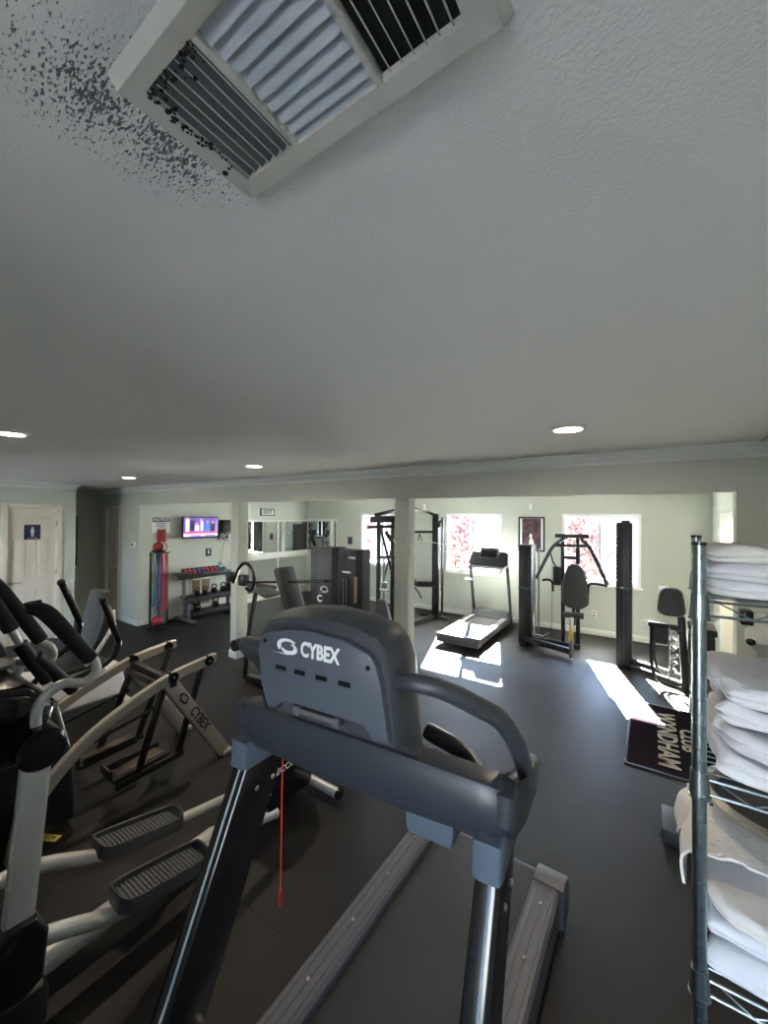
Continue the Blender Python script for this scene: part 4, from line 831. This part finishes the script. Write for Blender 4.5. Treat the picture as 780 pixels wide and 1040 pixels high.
b = MB(); b.box((-1.165, 6.45, 1.08), (.10, .08, .28), .012); b.tube([(-1.165, 6.45, 1.2), (-1.22, 6.42, 1.3), (-1.25, 6.42, 1.42)], .012); b.build('adjuster_box', M['black'], cp)
b = MB(); b.cyl((-1.23, 6.4, .12), (-1.22, 6.4, 1.3), .004); b.build('cable', M['dark'], cp)
b = MB(); b.tube([(-1.46, 6.26, .20), (-1.30, 6.2, .20), (-1.22, 6.2, .26)], .016); b.build('foot_lever', M['chrome'], cp)

# ------------------------------------------------------------------ leg machine with its tower
lm = thing('leg_extension_machine', 'leg extension machine with tall black tower before right window and seat behind towels', 'exercise machine', (0, 6.0, 0))
b = MB(); b.span((-.37, 6.08, 0), (-.19, 6.30, 1.90), .012); tw = b.build('weight_tower', M['black'], lm)
b = MB(); b.span((-.375, 6.07, 1.02), (-.185, 6.31, 1.05), .004)
for k in range(3): b.span((-.335+k*.05, 6.072, .05), (-.328+k*.05, 6.08, 1.88), .001)
b.span((-.31, 6.10, 1.90), (-.22, 6.28, 1.93), .006); b.build('tower_bands', M['dark'], tw)
b = MB(); b.ell((-.30, 6.068, 1.045), (.03, .02, .03)); b.build('tower_knob', M['steel'], tw)
b = MB(); b.beam((-.22, 6.14, .09), (.36, 5.82, .09), .05, .08, .01, side=(0,1,0)); b.beam((-.2, 6.05, .05), (.34, 5.68, .05), .04, .06, .01, side=(0,1,0)); b.build('base_frame', M['black'], lm)
b = MB(); b.beam((.34, 5.64, 0), (.30, 5.66, .84), .07, .09, .012); b.beam((-.01, 5.72, .70), (.34, 5.66, .70), .05, .06, .01, side=(0,1,0)); b.build('main_frame', M['black'], lm)
b = MB(); b.tube([(.02, 5.68, .68), (.02, 5.66, .25), (.06, 5.64, .12), (.16, 5.60, .05), (.30, 5.58, .05)], .018, smooth=5); b.tube([(.05, 5.74, .68), (.05, 5.74, .28), (.12, 5.72, .16), (.30, 5.70, .12)], .014, smooth=5); b.build('tube_loop', M['gloss'], lm)
pad(lm, 'back_pad', .215, 5.80, .81, 1.135, .27, .30, .20, .09, M['padl'])
b = MB(); b.span((.09, 5.855, .86), (.20, 5.88, 1.14), .02); b.build('white_pad_rear', M['vinyl'], lm)
b = MB(); b.prism([(5.45, .70), (5.45, .77), (5.76, .79), (5.78, .72)], 0, .36, .60, .02, 3); b.span((.36, 5.44, .36), (.58, 5.68, .70), .02); b.build('seat', M['pad'], lm)
b = MB(); b.box((.10, 5.76, .58), (.18, .12, .20), .02); b.build('roller_box', M['pad'], lm)
b = MB()
for k in range(6): b.cyl((.20+.012*(k%2), 5.62, .20+k*.085), (.24+.012*(k%3), 5.60, .24+k*.085), .022, seg=12)
b.cyl((.19, 5.66, .1), (.19, 5.66, .7), .010); b.build('chrome_linkage', M['chrome'], lm)
b = MB(); b.ell((-.04, 5.70, .70), (.05, .05, .05)); b.build('pin_knob', M['vinyl'], lm)
b = MB(); b.cyl((.20, 5.86, 1.12), (.20, 5.86, 1.19), .006); b.build('pull_pin', M['yellow'], lm)

# ------------------------------------------------------------------ mat with lettering
mt = thing('floor_mat', 'dark mat lettered in beige lying half in the sun patch', 'mat', (.19, 4.38, 0))
b = MB(); b.span((-.165, 3.73, .0005), (.55, 5.04, .009), .003); b.build('mat_carpet', mat('mat_carpet', (.018, .013, .017), 1.0, bump=(500, .6, .003), spec=.0), mt)
lt = mat('beige_print', (.42, .36, .27), .9)
b = MB()
for (p, q) in (((-.168, 3.72, .0004), (-.15, 5.05, .011)), ((-.168, 3.718, .0004), (.555, 3.74, .011)), ((-.168, 5.03, .0004), (.555, 5.05, .011))): b.span(p, q, .002)
b.build('rubber_edge', M['black'], mt)
text('mat_lettering', 'WYNDHAM', .20, lt, mt, (.125, 4.36, .0096), (0, -1, 0), (1, 0, 0), .0004, bold=.005, sx=.98)
text('mat_lettering', 'CLUB', .17, lt, mt, (.285, 4.40, .0096), (0, -1, 0), (1, 0, 0), .0004, bold=.004, sx=1.0)

# ------------------------------------------------------------------ dumbbell rack and its load
dr = thing('dumbbell_rack', 'three-tier grey dumbbell rack against the wall under the television', 'rack', (-7.15, 4.47, 0))
for y in (4.02, 4.93):
    b = MB(); b.tube([(-7.30, y, .84), (-7.16, y, .80), (-7.12, y, .70), (-7.10, y, .05)], .035, 8, smooth=4); b.beam((-7.38, y, .035), (-6.72, y, .035), .07, .06, .01); b.beam((-7.10, y, .42), (-6.98, y, .38), .03, .10, .006); b.beam((-6.98, y, .40), (-6.94, y, .05), .05, .05, .006); b.build('side_frame', M['rail'], dr)
def shelf(z, xa, xb, y0, y1, tilt):
    b = MB(); b.box(((xa+xb)/2, (y0+y1)/2, z), (xb-xa, y1-y0, .012), .003, Matrix.Rotation(tilt, 3, 'Y')); b.box((xb-.005, (y0+y1)/2, z-.02-(xb-xa)*math.sin(tilt)/2), (.012, y1-y0, .085), .003); b.build('shelf', M['black'], dr)
shelf(.845, -7.36, -7.08, 3.90, 5.02, .12); shelf(.43, -7.20, -6.93, 3.98, 5.02, .12); shelf(.155, -7.15, -6.90, 4.05, 4.98, .12)
cols = ['red', 'red', 'blue', 'blue', 'redb', 'redb', 'redb', 'teal', 'teal']
names = ['small red dumbbell, first from the left end of the top tier', 'small red dumbbell, second from the left end of the top tier', 'small blue dumbbell just right of the first red pair', 'small blue dumbbell beside the middle red dumbbells', 'red dumbbell right after the blue pair on the top tier', 'red dumbbell in the middle of the second red group', 'red dumbbell just left of the teal pair', 'small teal dumbbell, left one of the teal pair', 'small teal dumbbell at the right end of the top tier']
for k, (c, n_) in enumerate(zip(cols, names)):
    y = 4.10+k*.088; z = .906
    t = thing('dumbbell', n_, 'dumbbell', (-7.15, y, z-.035), 0, 'dumbbells on the top tier')
    b = MB(); b.cyl((-7.28, y, z), (-7.06, y, z-.012), .013, seg=10); b.build('handle', M['steel'], t)
    for xx, zz in ((-7.275, z+.002), (-7.075, z-.012)): b = MB(); b.cyl((xx-.03, y, zz), (xx+.03, y, zz), .038, seg=6); b.build('head', M[c], t)
def kettlebell(x, y, z, r, lab):
    t = thing('kettlebell', lab, 'kettlebell', (x, y, z), 0, 'black kettlebells')
    b = MB(); b.ell((x, y, z+r*.92), (2*r, 2*r, 1.84*r)); b.build('bell', M['gloss'], t)
    b = MB(); b.tube([(x, y-r*.62, z+r*1.5), (x, y-r*.85, z+r*2.2), (x, y-r*.6, z+r*2.75), (x, y, z+r*2.85), (x, y+r*.6, z+r*2.75), (x, y+r*.85, z+r*2.2), (x, y+r*.62, z+r*1.5)], r*.2, 10, smooth=4); b.build('handle', M['black'], t)
for (y, r, lab) in ((4.24, .052, 'small black kettlebell, leftmost on the middle tier'), (4.40, .052, 'small black kettlebell, second from the left on the middle tier'), (4.59, .06, 'black kettlebell with tall handle, third on the middle tier'), (4.79, .062, 'black kettlebell on the middle tier beside the black weight block')): kettlebell(-7.06, y, .437, r, lab)
kettlebell(-7.02, 4.22, .164, .072, 'largest black kettlebell on the bottom tier, left')
kettlebell(-7.02, 4.60, .164, .066, 'black kettlebell on the bottom tier, right')
t = thing('weight_block', 'black square weight block at the right end of the middle tier', 'weight', (-7.05, 4.92, .437)); b = MB(); b.box((-6.995, 4.92, .52), (.11, .13, .16), .015); b.build('block', M['black'], t); b = MB(); b.box((-6.995, 4.92, .606), (.10, .03, .015), .004); b.build('handle', M['dark'], t)
for i, (ya, yb) in enumerate(((4.355, 4.52), (4.56, 4.73))):
    t = thing('wall_board', ('left' if i == 0 else 'right')+' brown board in beige frame on the wall behind the dumbbell rack', 'panel', (XT, (ya+yb)/2, .18))
    b = MB(); b.span((XT, ya, .18), (XT+.008, yb, .67), .002); b.build('board', M['wood'], t)
    b = MB()
    for (p, q) in (((ya-.02, .16), (ya, .69)), ((yb, .16), (yb+.02, .69)), ((ya, .67), (yb, .69)), ((ya, .16), (yb, .18)), ((ya, .41), (yb, .43))): b.span((XT, *p), (XT+.016, *q), .002)
    b.build('frame', M['door'], t)
# band stand
bs = thing('band_stand', 'black upright stand holding resistance bands and balls beside the wall edge', 'stand', (-7.02, 3.50, 0))
b = MB(); b.beam((-7.02, 3.38, .02), (-7.02, 3.62, .02), .22, .03, .01, side=(1,0,0)); b.beam((-7.125, 3.43, .03), (-7.125, 3.43, 1.31), .03, .03, .005); b.beam((-7.125, 3.57, .03), (-7.125, 3.57, 1.31), .02, .02, .004); b.beam((-7.12, 3.5, 1.30), (-6.86, 3.5, 1.30), .03, .02, .004, side=(0,1,0)); b.build('post', M['black'], bs)
b = MB(); b.lathe([(.001, 0), (.09, 0), (.11, .02), (.115, .025)], (-7.02, 3.50, 1.315), 20); b.beam((-6.95, 3.34, 1.30), (-6.95, 3.66, 1.30), .03, .02, .004); b.lathe([(.001, .0), (.10, .0), (.11, .03)], (-7.02, 3.50, .035), 20); b.build('ball_cradle', M['black'], bs)
for lab, z, r in (('red exercise ball on top of the band stand', 1.40, .082), ('red exercise ball at the foot of the band stand', .13, .088)):
    t = thing('exercise_ball', lab, 'ball', (-7.02, 3.50, z-r)); b = MB(); b.ell((-7.02, 3.50, z), (2*r, 2*r, 2*r), u=28, v=18); b.build('ball', M['red'], t); b = MB(); b.tube([(-7.02+(r+.001)*math.cos(a), 3.50+(r+.001)*math.sin(a), z) for a in [2*PI*k/24 for k in range(25)]], .003, 6); b.build('seam', M['redb'], t)
bands = [('green', 3.355, .42, 'dark green resistance band, outermost left on the stand'), ('teal', 3.385, .30, 'teal resistance band hanging second from the left'), ('blue', 3.425, .36, 'blue resistance band hanging between teal and purple bands'), ('purple', 3.455, .44, 'purple resistance band between the blue and pink bands'), ('pink', 3.50, .30, 'wide pink resistance band in the middle of the stand'), ('redb', 3.54, .32, 'red resistance band just right of the pink band'), ('orange', 3.585, .38, 'orange resistance band, rightmost on the stand')]
for k, (c, y, zb, lab) in enumerate(bands):
    z1 = 1.285; x = -6.885+.03*(k%2); hw = .015
    t = thing('resistance_band', lab, 'resistance band', (x, y, zb), 0, 'resistance bands on the stand')
    b = MB(); pts = [(x, y-hw*.4, z1), (x+.01, y-hw, z1-.25), (x+.012, y-hw*1.5, (z1+zb)/2), (x+.01, y-hw*1.2, zb+.06), (x+.004, y, zb), (x-.004, y+hw*1.2, zb+.06), (x-.004, y+hw*1.4, (z1+zb)/2), (x, y+hw, z1-.25), (x, y+hw*.4, z1), (x, y-hw*.4, z1)]
    b.tube(pts, .007 if c != 'pink' else .010, 8, smooth=5); b.build('band_loop', M[c], t)
t = thing('foam_roller', 'tall dark grey foam roller standing beside the band stand', 'foam roller', (-7.30, 3.77, 0)); b = MB(); b.cyl((-7.32, 3.765, 0), (-7.32, 3.765, .885), .072, seg=28); b.build('foam', M['grey'], t); b = MB(); b.lathe([(.03, .886), (.03, .80)], (-7.32, 3.765, 0), 16); b.cyl((-7.32, 3.765, .8855), (-7.32, 3.765, .887), .03); b.build('core', M['black'], t)
# television
tv = thing('television', 'wall-mounted flat television showing a news programme', 'television', (-7.34, 4.45, 1.71))
TVM = Matrix.Rotation(0, 3, 'Z')
b = MB(); b.span((-7.345, 4.085, 1.505), (-7.305, 4.82, 1.92), .006); b.build('bezel', M['gloss'], tv)
b = MB(); b.span((XT, 4.35, 1.60), (-7.345, 4.55, 1.82), .01); b.build('wall_bracket', M['black'], tv)
def em(n, c, s=1.0): return mat(n, (0, 0, 0), .3, emit=(*c, s*.26))
scm = [em('screen_purple', (.12, .07, .30)), em('screen_white', (.75, .70, .85)), em('screen_blue', (.03, .18, .75)), em('screen_dark', (.02, .02, .06)), em('screen_red', (.75, .08, .22)), em('screen_skin', (.55, .28, .22)), em('screen_violet', (.30, .22, .65))]
b = MB(); X = -7.3045; y0, z0 = 4.10, 1.525; Wt, Ht = .705, .38
def sc(u0, v0, u1, v1, mi, d=0): b.mi = mi; b.span((X-.0005, y0+u0*Wt, z0+v0*Ht), (X+.0004+d, y0+u1*Wt, z0+v1*Ht))
sc(0, 0, 1, 1, 0)
sc(.06, .30, .16, .92, 1, .0003); sc(.18, .32, .30, .85, 3, .0003); sc(.32, .32, .44, .60, 1, .0003); sc(.46, .30, .55, .95, 6, .0003); sc(.50, .32, .56, .80, 1, .0004)
sc(.62, .28, .76, .72, 2, .0005); sc(.78, .28, .92, .70, 3, .0005); sc(.93, .28, 1, .9, 6, .0003)
for (u, v_) in ((.69, .78), (.85, .76), (.11, .94), (.38, .66)):
    b.mi = 5; b.box((X+.0006, y0+u*Wt, z0+v_*Ht), (.0014, .045, .05), 0)
sc(0, .18, 1, .28, 4, .0006); sc(0, .04, 1, .17, 1, .0006); sc(.2, .04, .5, .12, 6, .0009); sc(.62, .05, .95, .10, 3, .0009)
b.build('screen', scm, tv, smooth=False)
b = MB(); b.tube([(XT+.01, 4.83, 1.56), (XT+.01, 4.86, 1.50), (XT+.012, 4.92, 1.55)], .004, 6); b.build('cable', M['black'], tv)
# notice, red box, speaker, blue sign, exit sign, plates
t = thing('notice_sign', 'white wall sign headed NOTICE in a blue band above the red box', 'sign', (XT, 3.75, 1.68))
b = MB(); b.span((XT, 3.59, 1.62), (XT+.004, 3.915, 1.915), .001); b.build('sign_plate', M['white'], t)
b = MB(); b.span((XT+.004, 3.60, 1.82), (XT+.0052, 3.905, 1.905), .0003); b.build('blue_band', M['navy'], t)
text('lettering', 'NOTICE', .075, M['white'], t, (XT+.0056, 3.752, 1.862), (0, 1, 0), (0, 0, 1), .0004, bold=.002)
b = MB()
for k, (w_, z) in enumerate(((.20, 1.795), (.14, 1.770), (.20, 1.745), (.12, 1.72), (.18, 1.695))): b.span((XT+.004, 3.752-w_/2, z-.006), (XT+.0052, 3.752+w_/2, z+.004))
b.build('text_lines', M['navy'], t)
t = thing('emergency_telephone', 'red wall telephone box with curled red cord under the notice', 'telephone', (XT, 3.75, 1.47))
b = MB(); b.span((XT, 3.685, 1.455), (XT+.07, 3.815, 1.68), .015); b.build('box', M['red'], t); b = MB(); b.tube([(XT+.04, 3.80, 1.46), (XT+.05, 3.84, 1.36), (XT+.04, 3.80, 1.27), (XT+.04, 3.75, 1.30), (XT+.04, 3.735, 1.36)], .008, smooth=5); b.build('cord', M['redb'], t); b = MB(); b.span((XT+.07, 3.71, 1.50), (XT+.085, 3.79, 1.64), .008); b.build('handset', M['redb'], t)
t = thing('wall_speaker', 'small black speaker on a wall bracket right of the television', 'speaker', (XT, 5.02, 1.61))
b = MB(); b.span((XT+.03, 4.93, 1.61), (XT+.15, 5.11, 1.86), .01); s_ = b.build('cabinet', M['black'], t)
b = MB(); b.lathe([(.001, 0), (.05, .004), (.062, .012)], (XT+.152, 5.02, 1.70), 24, axis=0); b.lathe([(.001, 0), (.02, .003), (.026, .006)], (XT+.152, 5.02, 1.80), 20, axis=0); b.build('speaker_cones', M['dark'], s_)
b = MB(); b.span((XT, 4.86, 1.585), (XT+.16, 5.15, 1.60), .003); b.build('bracket_shelf', M['black'], t)
t = thing('headphone_tangle', 'grey tangle of cords and clips hanging under the speaker shelf', 'cords', (XT+.05, 5.0, 1.5))
b = MB(); rnd = random.Random(5)
for k in range(5):
    y = 4.88+k*.055; b.tube([(XT+.03+rnd.uniform(0, .06), y+rnd.uniform(-.03, .03), 1.58-j*rnd.uniform(.02, .035)) for j in range(6)], .006, 6, smooth=3)
b.box((XT+.06, 4.90, 1.50), (.02, .02, .12), .004); b.ell((XT+.06, 5.08, 1.50), (.05, .05, .07)); b.build('hooks', M['dark'], t)
b = MB(); b.tube([(XT+.05, 5.04, 1.50), (XT+.04, 4.99, 1.2), (XT+.05, 4.93, .92)], .003, 6, smooth=4); b.tube([(XT+.06, 4.93, .93), (XT+.07, 4.95, .96), (XT+.06, 4.92, .985), (XT+.05, 4.89, .96), (XT+.06, 4.93, .93)], .008, 8, smooth=4); b.build('hanging_cord', M['grey'], t)
t = thing('blue_sign', 'small dark blue sign with white symbol under the television', 'sign', (XT, 4.70, 1.13)); b = MB(); b.span((XT, 4.64, 1.125), (XT+.005, 4.76, 1.30), .001); b.build('sign_plate', M['navy'], t); b = MB(); b.cyl((XT+.005, 4.70, 1.245), (XT+.006, 4.70, 1.245), .013); b.span((XT+.005, 4.685, 1.17), (XT+.006, 4.715, 1.23)); b.span((XT+.005, 4.65, 1.28), (XT+.006, 4.75, 1.295)); b.build('symbol', M['white'], t)
t = thing('exit_sign', 'framed exit sign on the wall above the mirrors', 'sign', (XT, 6.17, 1.96)); b = MB(); b.span((XT, 5.97, 1.95), (XT+.03, 6.37, 2.12), .005); b.build('housing', M['dark'], t); b = MB(); b.span((XT+.03, 6.0, 1.97), (XT+.033, 6.34, 2.10), .001); b.build('sign_face', M['trim'], t); text('lettering', 'EXIT', .13, M['dark'], t, (XT+.034, 6.17, 2.035), (0, 1, 0), (0, 0, 1), .0006, bold=.004)
t = thing('wall_plate', 'grey plate on the window wall right of the corner mirror', 'wall plate', (-6.02, YB, 1.28)); b = MB(); b.span((-6.09, YB-.01, 1.28), (-5.95, YB, 1.46), .003); b.build('plate', M['rail'], t); b = MB(); b.span((-6.06, YB-.013, 1.32), (-5.98, YB-.01, 1.42), .002); b.build('label', M['navy'], t)
t = thing('thermostat', 'small white thermostat on the green wall beside the hall door', 'thermostat', (-7.63, YF, 1.38)); b = MB(); b.span((-7.70, YF-.025, 1.37), (-7.56, YF, 1.47), .006); b.build('case', M['trim'], t); b = MB(); b.span((-7.67, YF-.027, 1.40), (-7.62, YF-.024, 1.44), .001); b.build('display', M['black'], t)
t = thing('electrical_panel', 'dark rectangular panel on the shaded hall wall', 'panel', (-8.98, 2.9, 1.0)); b = MB(); b.span((-9.10, 2.60, .98), (-9.07, 3.02, 1.92), .004); b.build('panel_door', M['black'], t); b = MB(); b.span((-9.07, 2.98, 1.40), (-9.06, 3.0, 1.46), .002); b.build('latch', M['dark'], t)
# framed picture between the windows
pm = mat('print_dark', (.05, .025, .035), .5, noise_col=((.16, .07, .10), 9, .45, .65))
t = thing('framed_picture', 'dark framed picture on the wall between the middle and right windows', 'picture', (-1.79, YB, 1.35))
b = MB()
for (p, q) in (((-2.02, 1.345), (-1.995, 1.97)), ((-1.585, 1.345), (-1.56, 1.97)), ((-1.995, 1.945), (-1.585, 1.97)), ((-1.995, 1.345), (-1.585, 1.37))): b.span((p[0], YB-.025, p[1]), (q[0], YB, q[1]), .003)
b.build('frame', M['gloss'], t)
b = MB(); b.span((-1.995, YB-.012, 1.37), (-1.585, YB-.004, 1.945)); b.build('white_mat', M['white'], t); b = MB(); b.span((-1.955, YB-.014, 1.375), (-1.625, YB-.012, 1.94)); b.build('print', pm, t)
b = MB(); b.ell((-1.80, YB-.0142, 1.62), (.05, .001, .10)); b.ell((-1.79, YB-.0142, 1.50), (.09, .001, .16)); b.build('print_figure', M['trim'], t)
for (x, z, lab) in ((-3.30, .28, 'white power outlet low on the wall left of the far treadmill'), (-.77, .35, 'white power outlet low on the wall between the chest press and tower')):
    t = thing('power_outlet', lab, 'outlet', (x, YB, z)); b = MB(); b.span((x-.04, YB-.006, z-.06), (x+.04, YB, z+.06), .002); b.build('plate', M['trim'], t); b = MB()
    for dz in (-.025, .025): b.span((x-.012, YB-.0075, z+dz-.012), (x+.012, YB-.006, z+dz+.012), .0005)
    b.build('sockets', M['rail'], t)
for (x, lab) in ((-4.0, 'small white sensor high on the window wall beside the middle post'), (-1.79, 'small white sensor high on the window wall above the picture')):
    t = thing('motion_sensor', lab, 'sensor', (x, YB, 2.1)); b = MB(); b.span((x-.035, YB-.04, 2.10), (x+.035, YB, 2.22), .01); b.build('case', M['trim'], t); b = MB(); b.span((x-.02, YB-.042, 2.12), (x+.02, YB-.039, 2.15), .002); b.build('lens', M['white'], t)
t = thing('soap_dispenser', 'white wall dispenser with dark nozzle under the top towel shelf', 'dispenser', (.55, YF, 1.2)); b = MB(); b.span((.50, YF-.09, 1.19), (.60, YF, 1.37), .012); b.build('case', M['trim'], t); b = MB(); b.span((.47, YF-.11, 1.30), (.53, YF-.02, 1.39), .01); b.ell((.52, YF-.08, 1.20), (.05, .04, .05)); b.build('nozzle', M['gloss'], t)

# ------------------------------------------------------------------ wire shelving with towels
sh = thing('wire_shelving', 'chrome wire shelving unit with ringed posts at the right edge', 'shelf', (.35, 1.31, 0))
PX = (.078, .60); PY = (1.08, 1.53); RSLEEVE = [.32, .975, 1.39, 1.765]
POSTS = [(.088, 1.08), (.118, 1.53), (.60, 1.08), (.60, 1.53)]
for x, y in POSTS:
    b = MB(); prof = [(.0001, .02)]; z = .02
    while z < 1.87: prof += [(.0127, z), (.0127, z+.0235), (.0115, z+.0242), (.0115, z+.0248)]; z += .0254
    prof += [(.0127, z), (.0127, 1.895), (.0001, 1.895)]
    b.lathe(prof, (x, y, 0), 24); p_ = b.build('post', M['zinc'], sh)
    b = MB(); b.cyl((x, y, 1.895), (x, y, 1.902), .0135, seg=24); b.build('post_cap', M['gloss'], p_)
    b = MB(); b.cyl((x, y, 0), (x, y, .03), .02, .014); b.build('foot', M['gloss'], p_)
for z in RSLEEVE:
    b = MB()
    P4 = [POSTS[0], POSTS[2], POSTS[3], POSTS[1], POSTS[0]]
    for zz in (z+.012, z-.018):
        for p, q in zip(P4, P4[1:]): b.cyl((*p, zz), (*q, zz), .0032, seg=8)
    n = 18
    for k in range(1, n): y = PY[0]+(PY[1]-PY[0])*k/n; b.cyl((.105, y, z+.015), (PX[1], y, z+.015), .0018, seg=6)
    for k in (1, 2): x = PX[0]+(PX[1]-PX[0])*k/3; b.cyl((x, PY[0], z+.010), (x, PY[1], z+.010), .0026, seg=6)
    for p, q in zip(P4, P4[1:]):
        P0 = Vector((*p, z)); P1 = Vector((*q, z)); n = 9
        b.tube([P0.lerp(P1, (k+.5)/n) + Vector((0, 0, .012 if k % 2 == 0 else -.018)) for k in range(n)], .002, 6)
    s_ = b.build('wire_shelf', M['zinc'], sh)
    for x, y in POSTS:
        b = MB(); b.lathe([(.0128, z+.028), (.0155, z+.028), (.0185, z-.022), (.020, z-.0225), (.020, z-.027), (.0128, z-.027)], (x, y, 0), 28); b.build('collar', M['zinc'], s_)
def towel(cx, cy, z, lx, ly, h, seed, lab, m='towel', grp='folded white towels on the shelving'):
    t = thing('folded_towel', lab, 'towel', (cx, cy, z), 0, grp)
    b = MB(); sd = Vector((seed*3.1, seed*1.7, seed))
    bmesh.ops.create_cube(b.bm, size=2); bmesh.ops.subdivide_edges(b.bm, edges=b.bm.edges[:], cuts=23, use_grid_fill=True)
    for v in b.bm.verts:
        x, y, q = v.co; r = max(abs(x), abs(y))
        f = r/((abs(x)**7+abs(y)**12)**(1/12)) if r > 1e-6 else 1
        x, y = x*f, y*f
        X0, Y0 = x*lx/2, y*ly/2
        inset = (h*.46*(1-math.sqrt(max(0, 1-.97*q*q))) + .007*(math.exp(-((q+.25*math.sin(X0*17+Y0*23+seed))/.14)**2)))*max(0, (r-.9)/.1)
        X_ = cx + x*(lx/2-inset); Y_ = cy + y*(ly/2-inset); Z_ = z + h/2 + q*h/2
        w2 = nvec(Vector((X_*8, Y_*8, Z_*6))+sd); w3 = nvec(Vector((X_*26, Y_*26, Z_*30))+sd)
        X_ += w2.x*.030 + w3.x*.009; Y_ += w2.y*.030 + w3.y*.009; Z_ += w2.z*.014*(q+1)/2 + w3.z*.006*(q+1)/2
        v.co = (X_, Y_, max(Z_, z+.0008))
    b.build('towel_folds', M[m], t)
def pile(z, x0, y0, ly, data, seed):
    for k, (h, lab, m_) in enumerate(data):
        dx, dy = .006*math.sin(seed+k*2.1), .006*math.cos(seed*2+k*1.7)
        towel(x0+.235+dx, y0+ly/2+dy, z, .47, ly, h-.002, seed+k, lab, m_); z += h+.004
    return z
pile(RSLEEVE[3]+.018, .100, 1.10, .31, ((.034, 'folded white towel at the bottom of the top shelf pile', 'towel'), (.034, 'folded white towel in the middle of the top shelf pile', 'towel'), (.034, 'folded cream towel crowning the top shelf pile', 'towelw')), 1)
pile(RSLEEVE[2]+.018, .122, 1.085, .26, ((.046, 'folded white towel at the bottom of the second shelf pile', 'towel'), (.048, 'folded white towel second up on the second shelf', 'towel'), (.046, 'folded white towel third up on the second shelf', 'towel'), (.052, 'folded white towel on top of the second shelf pile', 'towel')), 11)
zs = pile(RSLEEVE[1]+.017, .105, 1.085, .41, ((.050, 'folded white towel at the bottom of the third shelf pile', 'towel'), (.052, 'folded white towel in the middle of the third shelf pile', 'towel'), (.052, 'folded cream towel on top of the third shelf pile under the loose towel', 'towelw')), 21)
# loose towel spilling off the third shelf, steel bowl on it
t = thing('loose_towel', 'loose cream towel spilling off the left side of the third shelf', 'towel', (.30, 1.36, 1.18))
b = MB(); nu, nv = 40, 22; zt = zs+.014
def lt_(u, v):
    y = 1.19+.29*v; s0 = u*.53
    if s0 < .42: x, z = .50-s0, zt+.004
    else:
        a = min((s0-.42)/.035, PI/2); x = .08-.035*math.sin(a); z = zt+.004-.035*(1-math.cos(a))-max(0, s0-.42-.035*PI/2)*(1+.5*math.sin(v*9))
        x += .024-.014*math.sin((s0-.42)*26+v*5)
    n_ = nvec(Vector((x*9, y*9, z*9)))
    return Vector((x+n_.x*.018*(u > .6), y+n_.y*.02*(u > .6)+(.03*(u-.67) if u > .67 else 0)*(1-2*v), z+(.006+.004*n_.z)*(u < .7)))
G = [[b.bm.verts.new(lt_(i/nu, j/nv)) for j in range(nv+1)] for i in range(nu+1)]
for i in range(nu):
    for j in range(nv): b.bm.faces.new((G[i][j], G[i+1][j], G[i+1][j+1], G[i][j+1]))
bmesh.ops.recalc_face_normals(b.bm, faces=b.bm.faces[:])
bmesh.ops.solidify(b.bm, geom=b.bm.faces[:], thickness=.006)
b.build('towel_cloth', M['cloth'], t)
t = thing('steel_bowl', 'shallow brushed steel bowl with broad rim under the second shelf', 'bowl', (.305, 1.42, zt+.012))
bz = zt+.014
b = MB(); b.lathe([(.001, bz), (.12, bz), (.150, bz+.020), (.152, bz+.036), (.168, bz+.042), (.170, bz+.046), (.150, bz+.050), (.142, bz+.044), (.135, bz+.026), (.11, bz+.010), (.001, bz+.008)], (.285, 1.40, 0), 64); b.build('bowl_body', M['steel'], t)
b = MB(); b.lathe([(.001, bz+.0095), (.109, bz+.0115), (.134, bz+.0275), (.138, bz+.034)], (.285, 1.40, 0), 48); b.build('bowl_shade_lining', M['dark'], t)  # dark lining puts the shade inside the bowl into its colour
t = thing('pedal_scale', 'low dark box with a bright edge on the floor left of the bin', 'box', (.14, 3.02, 0)); b = MB(); b.span((.062, 2.94, 0), (.22, 3.20, .09), .01); b.build('body', M['dark'], t); b = MB(); b.span((.058, 2.95, .02), (.0625, 2.965, .10), .001); b.build('bright_edge', M['steel'], t)
t = thing('floor_tag', 'small gold tag lying on the rubber floor left of the pedals', 'tag', (-3.03, .86, 0)); b = MB(); b.box((-3.0, .88, .004), (.13, .05, .006), .001, Matrix.Rotation(.5, 3, 'Z')); b.build('plate', M['yellow'], t); b = MB(); b.cyl((-2.97, .90, .007), (-2.97, .90, .008), .008, seg=12); b.build('hole', M['black'], t)
